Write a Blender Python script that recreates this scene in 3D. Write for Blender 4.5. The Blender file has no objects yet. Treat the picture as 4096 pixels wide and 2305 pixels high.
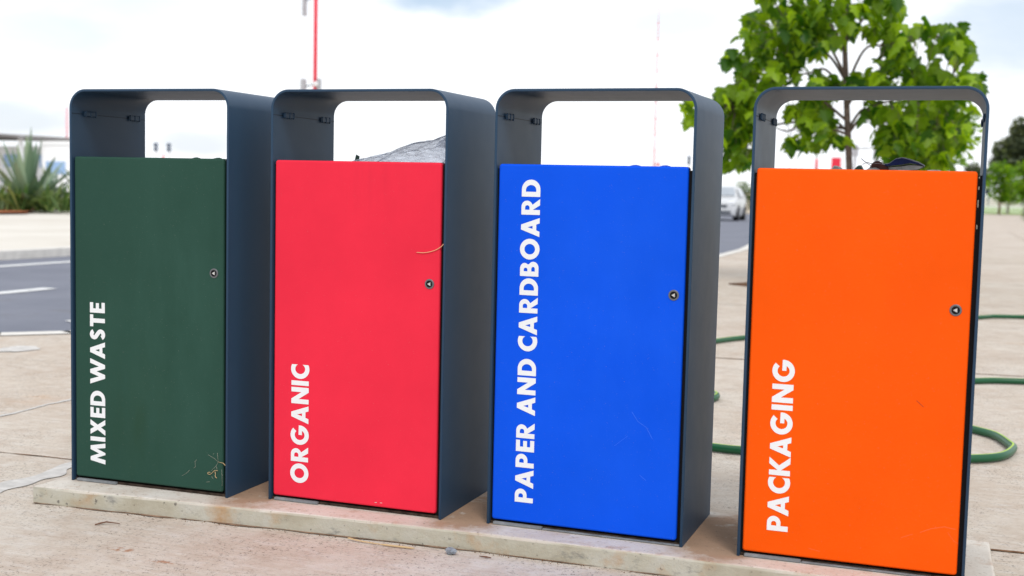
import bpy, math, random
from mathutils import Vector, Matrix, noise
from mathutils.geometry import tessellate_polygon
random.seed(7)
R = math.radians
S = bpy.context.scene
COL = S.collection

# ------------------------------------------------------------------ camera
cam = bpy.data.cameras.new("Camera"); camo = bpy.data.objects.new("Camera", cam); COL.objects.link(camo)
YAW, PITCH, ROLL = -0.3287952, -0.0815861, 0.0228624
f = Vector((math.cos(PITCH)*math.sin(YAW), math.cos(PITCH)*math.cos(YAW), math.sin(PITCH)))
r0 = Vector((math.cos(YAW), -math.sin(YAW), 0)); u0 = r0.cross(f)
r = math.cos(ROLL)*r0 + math.sin(ROLL)*u0; u = -math.sin(ROLL)*r0 + math.cos(ROLL)*u0
m = Matrix((r, u, -f)).transposed().to_4x4(); m.translation = Vector((2.0866838, -2.6274563, 0.7822373))
camo.matrix_world = m
cam.sensor_width = 36.0; cam.lens = 36.0*4975.457/4096; cam.clip_start = 0.05; cam.clip_end = 9000
cam.dof.use_dof = True; cam.dof.focus_distance = 2.95; cam.dof.aperture_fstop = 4.4
S.camera = camo

# ------------------------------------------------------------------ light, sky, exposure
SUN_EL, SUN_AZ = R(52), R(148)          # azimuth from +Y clockwise: high, behind the camera and to its right
w = bpy.data.worlds.new("World"); S.world = w; w.use_nodes = True
nt = w.node_tree; nt.nodes.clear(); N = nt.nodes.new; L = nt.links.new
out = N('ShaderNodeOutputWorld'); bg = N('ShaderNodeBackground'); bg.inputs['Strength'].default_value = 0.1
sky = N('ShaderNodeTexSky'); sky.sky_type = 'NISHITA'; sky.sun_disc = False
sky.sun_elevation = SUN_EL; sky.sun_rotation = SUN_AZ; sky.air_density = 1.0; sky.dust_density = 2.0
tc = N('ShaderNodeTexCoord'); mp = N('ShaderNodeMapping'); mp.inputs['Scale'].default_value = (1.0, 1.0, 2.6)
mp.inputs['Location'].default_value = (3.15, 0.4, 0.62)
L(tc.outputs['Generated'], mp.inputs['Vector'])
nz = N('ShaderNodeTexNoise'); nz.inputs['Scale'].default_value = 2.6; nz.inputs['Detail'].default_value = 6; nz.inputs['Roughness'].default_value = 0.52
L(mp.outputs[0], nz.inputs['Vector'])
cr = N('ShaderNodeValToRGB'); cr.color_ramp.elements[0].position = 0.30; cr.color_ramp.elements[0].color = (0.72,)*3+(1,)
cr.color_ramp.elements[1].position = 0.50; cr.color_ramp.elements[1].color = (1,)*3+(1,)
L(nz.outputs['Fac'], cr.inputs[0])
def gap(az, el, wx, wz, amt, prev):
    # a thin grey-blue part of the cloud cover round one compass direction
    d = Vector((math.sin(az)*math.cos(el), math.cos(az)*math.cos(el), math.sin(el))); rt = Vector((math.cos(az), -math.sin(az), 0)); up = rt.cross(d)*-1
    vals = []
    for ax, wd_ in ((rt, wx), (up, wz)):
        q = N('ShaderNodeVectorMath'); q.operation = 'DOT_PRODUCT'; L(tc.outputs['Generated'], q.inputs[0]); q.inputs[1].default_value = ax
        o_ = N('ShaderNodeMath'); o_.operation = 'SUBTRACT'; L(q.outputs['Value'], o_.inputs[0]); o_.inputs[1].default_value = ax.dot(d)
        p = N('ShaderNodeMath'); p.operation = 'DIVIDE'; L(o_.outputs[0], p.inputs[0]); p.inputs[1].default_value = wd_
        e = N('ShaderNodeMath'); e.operation = 'MULTIPLY'; L(p.outputs[0], e.inputs[0]); L(p.outputs[0], e.inputs[1]); vals.append(e.outputs[0])
    a = N('ShaderNodeMath'); a.operation = 'ADD'; L(vals[0], a.inputs[0]); L(vals[1], a.inputs[1])
    n2 = N('ShaderNodeTexNoise'); n2.inputs['Scale'].default_value = 22; n2.inputs['Detail'].default_value = 5; L(mp.outputs[0], n2.inputs['Vector'])
    k = N('ShaderNodeMath'); k.operation = 'MULTIPLY_ADD'; L(n2.outputs['Fac'], k.inputs[0]); k.inputs[1].default_value = 1.6; k.inputs[2].default_value = -0.8
    a2 = N('ShaderNodeMath'); a2.operation = 'ADD'; L(a.outputs[0], a2.inputs[0]); L(k.outputs[0], a2.inputs[1])
    mr = N('ShaderNodeMapRange'); mr.interpolation_type = 'SMOOTHSTEP'; L(a2.outputs[0], mr.inputs[0]); mr.inputs[1].default_value = 0.1; mr.inputs[2].default_value = 1.3; mr.inputs[3].default_value = 1-amt; mr.inputs[4].default_value = 1.0
    z = N('ShaderNodeMath'); z.operation = 'MULTIPLY'; L(prev, z.inputs[0]); L(mr.outputs[0], z.inputs[1]); return z.outputs[0]
cover = cr.outputs[0]
for g_ in ((R(-22.0), R(8.6), .062, .020, .66), (R(3.2), R(7.0), .07, .035, .40), (R(-40), R(6.0), .08, .022, .18), (R(-41), R(2.4), .07, .016, .32), (R(-33), R(1.6), .04, .012, .30), (R(-12), R(7.6), .05, .015, .22)): cover = gap(*g_, cover)
mx = N('ShaderNodeMix'); mx.data_type = 'RGBA'
mx.inputs[7].default_value = (11.6, 11.9, 12.3, 1)
tint = N('ShaderNodeMix'); tint.data_type = 'RGBA'; tint.blend_type = 'ADD'; tint.inputs[0].default_value = 1.0
tint.inputs[7].default_value = (0.0, 0.9, 2.2, 1)
L(sky.outputs[0], tint.inputs[6])
L(cover, mx.inputs[0]); L(tint.outputs[2], mx.inputs[6]); L(mx.outputs[2], bg.inputs['Color']); L(bg.outputs[0], out.inputs[0])
sun = bpy.data.lights.new("Sun", 'SUN'); sun.energy = 1.5; sun.angle = R(14); sun.color = (1.0, 0.95, 0.88)
suno = bpy.data.objects.new("Sun", sun); COL.objects.link(suno)
sd = Vector((math.cos(SUN_EL)*math.sin(SUN_AZ), math.cos(SUN_EL)*math.cos(SUN_AZ), math.sin(SUN_EL)))
suno.rotation_euler = sd.to_track_quat('Z', 'Y').to_euler(); suno.location = sd*30
S.view_settings.view_transform = 'Standard'; S.view_settings.look = 'None'
S.view_settings.exposure = 0.0; S.view_settings.gamma = 1.0; S.view_settings.use_curve_mapping = False

# ------------------------------------------------------------------ materials
class NT:
    def __init__(s, name):
        s.m = bpy.data.materials.new(name); s.m.use_nodes = True; s.t = s.m.node_tree; s.t.nodes.clear()
        s.o = s.n('ShaderNodeOutputMaterial'); s.b = s.n('ShaderNodeBsdfPrincipled'); s.l(s.b.outputs[0], s.o.inputs[0])
        s.tc = s.n('ShaderNodeTexCoord')
    def n(s, k): return s.t.nodes.new(k)
    def l(s, a, b): s.t.links.new(a, b)
    def co(s, scale=(1,1,1), loc=(0,0,0), rot=(0,0,0)):
        q = s.n('ShaderNodeMapping'); q.inputs['Scale'].default_value = scale; q.inputs['Location'].default_value = loc; q.inputs['Rotation'].default_value = rot
        s.l(s.tc.outputs['Object'], q.inputs[0]); return q.outputs[0]
    def noise(s, sc, det=4, rough=0.55, vec=None, dist=0.0):
        q = s.n('ShaderNodeTexNoise'); q.inputs['Scale'].default_value = sc; q.inputs['Detail'].default_value = det
        q.inputs['Roughness'].default_value = rough; q.inputs['Distortion'].default_value = dist
        s.l(vec if vec is not None else s.tc.outputs['Object'], q.inputs['Vector']); return q.outputs['Fac']
    def ramp(s, x, stops):
        q = s.n('ShaderNodeValToRGB'); e = q.color_ramp.elements
        while len(e) < len(stops): e.new(0.5)
        for k, (p, c) in enumerate(stops):
            e[k].position = p; e[k].color = (c, c, c, 1) if not hasattr(c, '__len__') else tuple(c)+(1,)
        s.l(x, q.inputs[0]); return q.outputs[0]
    def mix(s, fac, a, b, mode='MIX'):
        q = s.n('ShaderNodeMix'); q.data_type = 'RGBA'; q.blend_type = mode
        for i, v in ((0, fac), (6, a), (7, b)):
            if hasattr(v, 'is_linked'): s.l(v, q.inputs[i])
            else: q.inputs[i].default_value = v if i == 0 else tuple(v)+(1,)
        return q.outputs[2]
    def math(s, op, a, b):
        q = s.n('ShaderNodeMath'); q.operation = op
        for i, v in ((0, a), (1, b)):
            if hasattr(v, 'is_linked'): s.l(v, q.inputs[i])
            else: q.inputs[i].default_value = v
        return q.outputs[0]
    def blob(s, c, rad):
        """soft ellipsoidal patch mask in object space (a stain's own shape)"""
        v = s.co(scale=tuple(1/k for k in rad), loc=tuple(-a/k for a, k in zip(c, rad)))
        g = s.n('ShaderNodeTexGradient'); g.gradient_type = 'SPHERICAL'; s.l(v, g.inputs[0]); return g.outputs['Fac']
    def bump(s, h, strength, dist=0.01):
        q = s.n('ShaderNodeBump'); q.inputs['Strength'].default_value = strength; q.inputs['Distance'].default_value = dist
        s.l(h, q.inputs['Height']); s.l(q.outputs[0], s.b.inputs['Normal'])
    def set(s, **k):
        for a, v in k.items():
            i = s.b.inputs[a.replace('_', ' ')]
            if hasattr(v, 'is_linked'): s.l(v, i)
            else: i.default_value = tuple(v)+(1,) if hasattr(v, '__len__') else v
        return s

def plain(name, c, rough=0.5, spec=0.4, metal=0.0, var=0.12, sc=8):
    q = NT(name); n_ = q.noise(sc, 5)
    a = tuple(x*(1-var) for x in c); b = tuple(min(1, x*(1+var)) for x in c)
    q.set(Base_Color=q.ramp(n_, [(0.3, a), (0.7, b)]), Roughness=rough, Specular_IOR_Level=spec, Metallic=metal); return q.m

def door_paint(name, c, smear_sheen=None, rough=0.42, spec=0.10):
    q = NT(name)
    col = q.mix(q.ramp(q.noise(2.6, 5, 0.6), [(0.30, 0.0), (0.72, 1.0)]), tuple(x*0.90 for x in c), tuple(min(1, x*1.05+.002) for x in c))  # broad tone noise stands in for soft reflections on the door
    if smear_sheen:  # smears, and reflections painted as soft lighter and darker patches
        for ctr, rad, sc, amt, k in smear_sheen:
            nn = q.ramp(q.noise(1.0, 5, 0.6, q.co(scale=sc)), [(0.38, 0.0), (0.68, 1.0)])
            col = q.mix(q.math('MULTIPLY', q.math('MULTIPLY', q.blob(ctr, rad), nn), amt), col, k)
    dust = q.ramp(q.noise(420, 2), [(0.71, 0.0), (0.79, 0.35)])
    col = q.mix(dust, col, (0.45, 0.40, 0.34))
    q.set(Base_Color=col, Roughness=q.ramp(q.noise(14, 5), [(0.3, rough-0.05), (0.7, rough+0.07)]), Specular_IOR_Level=spec)
    q.bump(q.noise(900, 2), 0.04, 0.002); return q.m

def concrete(name, kind):
    q = NT(name)
    if kind == 'plaza':
        col = q.ramp(q.noise(1.3, 6, 0.6), [(0.28, (0.43, 0.34, 0.27)), (0.5, (0.53, 0.46, 0.39)), (0.72, (0.58, 0.535, 0.48))])
        streak = q.ramp(q.noise(3.0, 6, 0.7, q.co(scale=(1.1, 22, 1), rot=(0, 0, 0.25))), [(0.35, 0.0), (0.68, 0.40)])
        col = q.mix(streak, col, (0.58, 0.545, 0.505))
        streak2 = q.ramp(q.noise(4.0, 7, 0.75, q.co(scale=(1.4, 30, 1), loc=(7, 3, 0), rot=(0, 0, 0.2))), [(0.50, 0.0), (0.70, 0.45)])
        col = q.mix(streak2, col, (0.36, 0.29, 0.23))
        rust = q.ramp(q.noise(2.3, 7, 0.7, q.co(loc=(4.2, 1.7, 0))), [(0.60, 0.0), (0.74, 0.5)])
        col = q.mix(rust, col, (0.50, 0.30, 0.17))
        mott = q.ramp(q.noise(11, 7, 0.72, q.co(loc=(1.3, 6.1, 0))), [(0.42, 0.0), (0.68, 0.62)])
        col = q.mix(mott, col, (0.40, 0.31, 0.245))
        pale = q.ramp(q.noise(16, 6, 0.7, q.co(loc=(5.3, 2.1, 0), scale=(1, 2.2, 1))), [(0.50, 0.0), (0.70, 0.6)])
        col = q.mix(pale, col, (0.60, 0.57, 0.54))
        for ctr, rad in (((0.404, -0.339, -0.043), (0.042, 0.018, 1)), ((0.537, -0.381, -0.043), (0.04, 0.013, 1))):
            bl = q.math('MULTIPLY', q.blob(ctr, rad), q.ramp(q.noise(70, 4), [(0.46, 0.0), (0.58, 1.7)]))
            col = q.mix(q.math('MINIMUM', bl, 0.8), col, (0.33, 0.15, 0.07))
        grime = q.ramp(q.noise(150, 5, 0.7), [(0.55, 0.0), (0.64, 0.9)])
        patch = q.ramp(q.noise(4, 5), [(0.36, 0.15), (0.60, 1.0)])
        col = q.mix(q.math('MULTIPLY', grime, patch), col, (0.10, 0.085, 0.075))
        q.set(Base_Color=col, Roughness=0.85, Specular_IOR_Level=0.25)
        h = q.math('ADD', q.noise(130, 5, 0.7), q.math('MULTIPLY', q.noise(6, 5, 0.7, q.co(scale=(1.2, 26, 1), rot=(0, 0, 0.25))), 1.5))
        q.bump(h, 0.35, 0.004)
    elif kind == 'slab':
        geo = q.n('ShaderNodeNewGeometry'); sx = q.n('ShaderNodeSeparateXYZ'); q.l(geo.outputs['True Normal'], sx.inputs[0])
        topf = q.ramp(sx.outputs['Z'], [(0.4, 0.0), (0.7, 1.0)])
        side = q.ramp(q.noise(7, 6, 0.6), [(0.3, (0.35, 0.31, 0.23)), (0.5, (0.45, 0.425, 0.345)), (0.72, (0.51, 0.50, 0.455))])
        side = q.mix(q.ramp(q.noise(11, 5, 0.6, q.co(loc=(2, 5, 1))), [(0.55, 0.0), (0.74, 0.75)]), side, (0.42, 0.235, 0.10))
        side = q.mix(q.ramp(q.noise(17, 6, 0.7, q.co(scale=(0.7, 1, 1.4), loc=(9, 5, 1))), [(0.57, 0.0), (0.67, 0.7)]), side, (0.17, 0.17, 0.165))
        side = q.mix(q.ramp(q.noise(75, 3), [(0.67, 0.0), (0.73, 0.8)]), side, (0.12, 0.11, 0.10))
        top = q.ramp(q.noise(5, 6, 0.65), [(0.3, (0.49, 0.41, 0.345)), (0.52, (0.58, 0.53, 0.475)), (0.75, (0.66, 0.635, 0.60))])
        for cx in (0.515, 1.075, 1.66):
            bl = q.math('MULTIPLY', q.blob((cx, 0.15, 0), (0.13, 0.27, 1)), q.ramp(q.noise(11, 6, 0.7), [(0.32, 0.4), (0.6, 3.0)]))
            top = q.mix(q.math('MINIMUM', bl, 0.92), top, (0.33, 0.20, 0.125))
        top = q.mix(q.ramp(q.noise(13, 5, 0.7, q.co(loc=(1, 8, 0))), [(0.54, 0.0), (0.70, 0.8)]), top, (0.40, 0.26, 0.18))
        top = q.mix(q.ramp(q.noise(100, 4), [(0.60, 0.0), (0.70, 0.6)]), top, (0.14, 0.11, 0.09))
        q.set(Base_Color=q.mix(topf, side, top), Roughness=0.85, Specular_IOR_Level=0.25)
        q.bump(q.math('ADD', q.noise(120, 5, 0.65), q.noise(25, 5)), 0.45, 0.004)
    else:   # far pavement
        col = q.ramp(q.noise(0.5, 6), [(0.3, (0.56, 0.52, 0.46)), (0.7, (0.68, 0.65, 0.60))])
        q.set(Base_Color=col, Roughness=0.9, Specular_IOR_Level=0.2)
    return q.m

def asphalt():
    q = NT('asphalt')
    col = q.ramp(q.noise(1.2, 6, 0.6), [(0.3, (0.135, 0.147, 0.19)), (0.7, (0.185, 0.197, 0.245))])
    col = q.mix(q.ramp(q.noise(90, 3), [(0.62, 0.0), (0.72, 0.6)]), col, (0.30, 0.28, 0.26))
    col = q.mix(q.ramp(q.noise(2.0, 6, 0.7, q.co(loc=(3, 2, 0))), [(0.58, 0.0), (0.72, 0.5)]), col, (0.13, 0.12, 0.115))
    q.set(Base_Color=col, Roughness=0.8, Specular_IOR_Level=0.3); q.bump(q.noise(150, 3), 0.4, 0.006); return q.m

def leafmat(name, dark, light, trans=0.45):
    q = NT(name); geo = q.n('ShaderNodeNewGeometry')
    col = q.ramp(geo.outputs['Random Per Island'], [(0.0, dark), (0.55, tuple(a*.62+b*.38 for a, b in zip(dark, light))), (1.0, light)])
    q.set(Base_Color=col, Roughness=0.45, Specular_IOR_Level=0.35)
    tr = q.n('ShaderNodeBsdfTranslucent'); q.l(q.mix(1.0, col, (1.9, 1.75, 0.6), 'MULTIPLY'), tr.inputs[0])
    ms = q.n('ShaderNodeMixShader'); ms.inputs[0].default_value = trans
    q.l(q.b.outputs[0], ms.inputs[1]); q.l(tr.outputs[0], ms.inputs[2]); q.l(ms.outputs[0], q.o.inputs[0]); return q.m

M = {}
M['shell'] = NT('slate_powder_coat')
q = M['shell']; q.set(Base_Color=q.ramp(q.noise(12, 5), [(0.3, (0.022, 0.055, 0.105)), (0.7, (0.024, 0.058, 0.109))]),
      Roughness=q.ramp(q.noise(20, 5), [(0.3, 0.44), (0.7, 0.47)]), Specular_IOR_Level=0.25)
q.bump(q.noise(800, 2), 0.05, 0.002); M['shell'] = q.m
M['green'] = door_paint('dark_green_paint', (0.022, 0.068, 0.050), [((0.20, 0.004, 0.17), (0.13, 0.5, 0.24), (16, 1, 3.5), 0.6, (0.018, 0.050, 0.026)),
                                                                   ((0.30, 0.004, 0.45), (0.25, 0.5, 0.5), (9, 1, 3), 0.35, (0.05, 0.125, 0.10))])  # paler patch: a soft reflection painted into the green
M['red'] = door_paint('red_paint', (0.82, 0.026, 0.060), [((0.27, 0.004, 0.79), (0.13, 0.5, 0.13), (25, 1, 4), 0.25, (0.55, 0.02, 0.045))])  # darker top centre is a reflection painted into the red
M['blue'] = door_paint('blue_paint', (0.0005, 0.086, 0.78), [((0.30, 0.004, 0.45), (0.3, 0.5, 0.5), (7, 1, 4), 0.25, (0.02, 0.15, 0.9))])  # paler middle is a reflection painted into the blue
M['orange'] = door_paint('orange_paint', (0.92, 0.097, 0.0), [((0.30, 0.004, 0.55), (0.3, 0.5, 0.5), (7, 1, 5), 0.25, (0.85, 0.075, 0.004))])
M['white'] = plain('white_vinyl', (0.80, 0.82, 0.85), 0.45, 0.3, var=0.03)
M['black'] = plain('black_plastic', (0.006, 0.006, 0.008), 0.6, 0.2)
M['steel'] = plain('galvanised_steel', (0.42, 0.43, 0.45), 0.38, 0.5, 0.9)
M['bright'] = plain('polished_steel', (0.85, 0.86, 0.88), 0.22, 0.5, 0.9, var=0.04)
M['dullsteel'] = plain('dull_steel', (0.16, 0.165, 0.18), 0.45, 0.5, 0.5)
M['pale'] = plain('slot_daylight', (0.62, 0.60, 0.50), 0.5)  # flat colour for daylight showing in the door-gap slots
M['plate'] = plain('grey_base_plate', (0.20, 0.215, 0.23), 0.6, var=.3, sc=40)
M['base'] = plain('dirty_base', (0.045, 0.032, 0.025), 0.9, .1, var=.6, sc=60)
M['scratch'] = plain('scratched_primer', (0.62, 0.58, 0.56), 0.7)
M['bscratch'] = plain('blue_scratch', (0.03, 0.16, 0.88), 0.6)
M['oscratch'] = plain('orange_scratch', (0.92, 0.14, 0.03), 0.6)
M['dscratch'] = plain('dark_scratch', (0.22, 0.03, 0.015), 0.6)
M['plaza'] = concrete('brushed_concrete', 'plaza'); M['slab'] = concrete('cast_concrete', 'slab'); M['pave'] = concrete('pale_paving', 'far')
M['kerb'] = plain('kerb_concrete', (0.64, 0.62, 0.59), 0.85, 0.2)
M['dirt'] = plain('joint_dirt', (0.16, 0.085, 0.045), 0.95, 0.1, var=0.5, sc=40)
M['footdirt'] = plain('foot_dirt', (0.22, 0.145, 0.10), 0.95, 0.1, var=0.5, sc=30)
M['mortar'] = plain('pale_mortar', (0.53, 0.515, 0.50), 0.9, 0.1, var=0.18, sc=22)
M['asphalt'] = asphalt()
M['line'] = plain('road_paint', (0.68, 0.69, 0.70), 0.7, 0.2, var=0.15, sc=12)
M['soil'] = plain('red_soil', (0.42, 0.15, 0.075), 0.95, 0.1, var=0.4, sc=3)
M['pit'] = plain('brown_soil', (0.13, 0.07, 0.04), 0.95, 0.1, var=0.5, sc=10)
M['earth'] = plain('dry_earth', (0.42, 0.36, 0.28), 0.95, 0.1, var=0.2, sc=0.3)
M['lawn'] = plain('lawn_grass', (0.22, 0.34, 0.06), 0.9, 0.1, var=0.35, sc=1.5)
M['bark'] = plain('grey_brown_bark', (0.17, 0.125, 0.115), 0.9, 0.15, var=0.35, sc=25)
M['palebark'] = plain('pale_bark', (0.35, 0.30, 0.25), 0.9, 0.1, var=0.2, sc=6)
M['leaf'] = leafmat('lobed_leaf', (0.020, 0.090, 0.004), (0.29, 0.46, 0.014), 0.5)
M['leaf2'] = leafmat('fresh_leaf', (0.07, 0.19, 0.012), (0.26, 0.42, 0.03), 0.5)
M['darkleaf'] = leafmat('dark_leaf', (0.085, 0.115, 0.08), (0.20, 0.235, 0.155), 0.3)
M['agave'] = leafmat('agave_leaf', (0.06, 0.14, 0.075), (0.34, 0.44, 0.30), 0.15)
M['low'] = leafmat('low_leaf', (0.05, 0.12, 0.03), (0.30, 0.38, 0.16), 0.35)
M['hose'] = plain('green_rubber', (0.006, 0.085, 0.032), 0.35, 0.4)
M['hosestripe'] = plain('yellow_green_stripe', (0.33, 0.50, 0.02), 0.4, 0.4)
M['redpost'] = plain('red_gloss', (0.75, 0.025, 0.06), 0.4)
M['masts'] = plain('mast_red', (0.70, 0.10, 0.10), 0.5)
M['whitepost'] = plain('white_gloss', (0.75, 0.75, 0.76), 0.5)
M['greybox'] = plain('pale_grey_panel', (0.42, 0.42, 0.45), 0.5)
M['signal'] = plain('blue_grey_signal', (0.16, 0.20, 0.27), 0.5)
M['clip'] = plain('clip_slate', (0.010, 0.022, 0.045), 0.3, 0.5)
M['faintred'] = plain('faded_mast_red', (0.80, 0.40, 0.44), 0.6)
M['roof'] = plain('dark_roof', (0.14, 0.13, 0.125), 0.7)
M['wall'] = plain('white_wall', (0.90, 0.91, 0.93), 0.8, 0.2, var=0.04)
M['winblue'] = plain('blue_glass', (0.30, 0.46, 0.72), 0.15, 0.6)
M['darkgrey'] = plain('dark_grey', (0.04, 0.05, 0.07), 0.5)
M['carwhite'] = plain('white_car_paint', (0.62, 0.635, 0.66), 0.22, 0.5)
M['glass'] = plain('sky_pale_glass', (0.34, 0.38, 0.43), 0.10, 0.8)  # sky reflection is put into this pale base colour
M['tyre'] = plain('tyre_rubber', (0.012, 0.012, 0.013), 0.8, 0.2)
M['straw'] = plain('dry_straw', (0.55, 0.40, 0.22), 0.8, 0.2)
M['redstraw'] = plain('pale_orange_straw', (0.80, 0.42, 0.24), 0.6, 0.3)
M['twig'] = plain('brown_twig', (0.17, 0.09, 0.06), 0.9, 0.1)
M['stone'] = plain('grey_stone', (0.24, 0.27, 0.31), 0.6, 0.4, var=0.5, sc=120)
M['navy'] = plain('navy_foil', (0.004, 0.010, 0.06), 0.5, 0.15, var=0.4, sc=30)
M['foilgrey'] = plain('dull_foil', (0.22, 0.21, 0.20), 0.45, 0.5, var=0.5, sc=40)
M['brownleaf'] = plain('dead_leaf', (0.055, 0.018, 0.014), 0.7, 0.2, var=0.4, sc=40)
M['film'] = plain('dirty_film', (0.34, 0.34, 0.33), 0.4, 0.4, var=0.4, sc=40)
M['greenbit'] = plain('dark_green_scrap', (0.012, 0.05, 0.035), 0.5)
M['skin'] = plain('skin', (0.12, 0.06, 0.04), 0.6); M['cloth'] = plain('navy_clothing', (0.012, 0.016, 0.06), 0.8)
M['web'] = plain('cobweb_silk', (0.50, 0.47, 0.40), 0.8, 0.2)
q = NT('clear_plastic_bag')
q.set(Base_Color=(0.80, 0.83, 0.93), Roughness=0.18, Specular_IOR_Level=0.7)
q.bump(q.noise(14, 6, 0.7, q.co(scale=(1, 1, 3), rot=(0, .4, 0)), dist=2.5), 0.6, 0.012)
tr = q.n('ShaderNodeBsdfTransparent'); tr.inputs[0].default_value = (0.90, 0.92, 0.96, 1)
tl = q.n('ShaderNodeBsdfTranslucent'); tl.inputs[0].default_value = (0.72, 0.76, 0.88, 1)
m1 = q.n('ShaderNodeMixShader'); q.l(q.b.outputs[0], m1.inputs[1]); q.l(tl.outputs[0], m1.inputs[2]); m1.inputs[0].default_value = 0.60
m2 = q.n('ShaderNodeMixShader'); q.l(q.ramp(q.noise(5, 6, 0.65, q.co(scale=(3, 3, 12), rot=(0, 0.5, 0.3)), dist=2.5), [(0.36, 0.84), (0.50, 0.60), (0.64, 0.30)]), m2.inputs[0])
q.l(m1.outputs[0], m2.inputs[1]); q.l(tr.outputs[0], m2.inputs[2]); q.l(m2.outputs[0], q.o.inputs[0]); M['bag'] = q.m

# ------------------------------------------------------------------ mesh helpers
class MB:
    def __init__(s): s.v = []; s.f = []; s.mi = []; s.sm = []
    def face(s, ix, mi=0, sm=False): s.f.append(tuple(ix)); s.mi.append(mi); s.sm.append(sm)
    def add(s, vs): k = len(s.v); s.v.extend([tuple(x) for x in vs]); return k
    def box(s, a, b, mi=0):
        x0, y0, z0 = a; x1, y1, z1 = b
        k = s.add([(x0,y0,z0),(x1,y0,z0),(x1,y1,z0),(x0,y1,z0),(x0,y0,z1),(x1,y0,z1),(x1,y1,z1),(x0,y1,z1)])
        for q in ((3,2,1,0),(4,5,6,7),(0,1,5,4),(1,2,6,5),(2,3,7,6),(3,0,4,7)): s.face([k+i for i in q], mi)
    def prism(s, poly, z0, z1, mi=0, axis='z', mi_side=None, sm=False):
        """poly: 2D outline (ccw); extruded along axis"""
        def P(p, h):
            return (p[0], p[1], h) if axis == 'z' else ((p[0], h, p[1]) if axis == 'y' else (h, p[0], p[1]))
        n = len(poly); k = s.add([P(p, z0) for p in poly]+[P(p, z1) for p in poly])
        for t in tessellate_polygon([[Vector((p[0], p[1], 0)) for p in poly]]):
            s.face([k+i for i in t], mi); s.face([k+n+i for i in reversed(t)], mi)
        for i in range(n):
            j = (i+1) % n; s.face([k+i, k+j, k+n+j, k+n+i], mi if mi_side is None else mi_side, sm)
    def flat(s, loops, plane, mi=0):
        vs = [Vector((p[0], p[1], 0)) for lp in loops for p in lp]
        k = s.add([plane(p.x, p.y) for p in vs])
        for t in tessellate_polygon([[Vector((p[0], p[1], 0)) for p in lp] for lp in loops]):
            a, b, c = (vs[i] for i in t)
            t = t if (b-a).cross(c-a).z > 0 else tuple(reversed(t))
            s.face([k+i for i in t], mi)
    def tube(s, pts, rad, n=8, mi=0, cap=True, stripe=None):
        pts = [Vector(p) for p in pts]; rad = rad if hasattr(rad, '__len__') else [rad]*len(pts)
        up = None; k0 = len(s.v)
        for i, p in enumerate(pts):
            d = (pts[min(i+1, len(pts)-1)]-pts[max(i-1, 0)]).normalized()
            if up is None:
                up = Vector((0, 0, 1)) if abs(d.z) < 0.9 else Vector((1, 0, 0))
            a = d.cross(up)
            if a.length < 1e-6: a = d.orthogonal()
            a.normalize(); b = a.cross(d); up = b
            s.add([p+rad[i]*(math.cos(t)*a+math.sin(t)*b) for t in (2*math.pi*j/n for j in range(n))])
        for i in range(len(pts)-1):
            for j in range(n):
                q = k0+i*n; j2 = (j+1) % n
                s.face([q+j, q+n+j, q+n+j2, q+j2], stripe[1] if stripe and j in stripe[0] else mi, True)
        if cap:
            s.face([k0+j for j in range(n)], mi); s.face([len(s.v)-1-j for j in range(n)], mi)
    def lathe(s, c, prof, n=16, mi=0, axis='z', mis=None):
        """prof: (radius, height) pairs"""
        c = Vector(c); k0 = len(s.v)
        for rr, h in prof:
            for j in range(n):
                t = 2*math.pi*j/n; p = (rr*math.cos(t), rr*math.sin(t), h)
                if axis == 'y': p = (p[0], p[2], p[1])
                if axis == 'x': p = (p[2], p[0], p[1])
                s.add([c+Vector(p)])
        for i in range(len(prof)-1):
            for j in range(n):
                j2 = (j+1) % n; a = k0+i*n
                s.face([a+j, a+j2, a+n+j2, a+n+j], mis[i] if mis else mi, False)
    def build(s, name, mats, parent=None, bevel=None):
        me = bpy.data.meshes.new(name); me.from_pydata(s.v, [], s.f)
        for mm in (mats if isinstance(mats, (list, tuple)) else [mats]): me.materials.append(mm)
        me.polygons.foreach_set('material_index', s.mi); me.polygons.foreach_set('use_smooth', s.sm); me.update()
        o = bpy.data.objects.new(name, me); COL.objects.link(o); o.parent = parent
        if bevel:
            b = o.modifiers.new('bevel', 'BEVEL'); b.width = bevel; b.segments = 3; b.limit_method = 'ANGLE'; b.angle_limit = R(40)
        return o
def recalc(o):
    import bmesh
    bm = bmesh.new(); bm.from_mesh(o.data); bmesh.ops.recalc_face_normals(bm, faces=bm.faces); bm.to_mesh(o.data); bm.free(); return o
def tag(o, label, cat, group=None):
    o['label'] = label; o['category'] = cat
    if group: o['group'] = group
    return o
def thing(name, label, cat, loc=(0,0,0), rz=0.0, group=None):
    o = bpy.data.objects.new(name, None); COL.objects.link(o); o.location = loc; o.rotation_euler = (0, 0, rz); o.empty_display_size = 0.1
    return tag(o, label, cat, group)
def struct(o, kind='structure'): o['kind'] = kind; return o
def copy_tree(o, parent=None):
    c = o.copy(); COL.objects.link(c)
    if parent: c.parent = parent
    for ch in list(o.children): copy_tree(ch, c)
    return c
def smooth_path(P, k=8):
    P = [Vector(p) for p in P]; out = []
    for i in range(len(P)-1):
        a, b, c, d = P[max(i-1, 0)], P[i], P[i+1], P[min(i+2, len(P)-1)]
        for j in range(k):
            t = j/k
            out.append(0.5*((2*b)+(c-a)*t+(2*a-5*b+4*c-d)*t*t+(3*b-a-3*c+d)*t**3))
    out.append(P[-1]); return out

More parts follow.
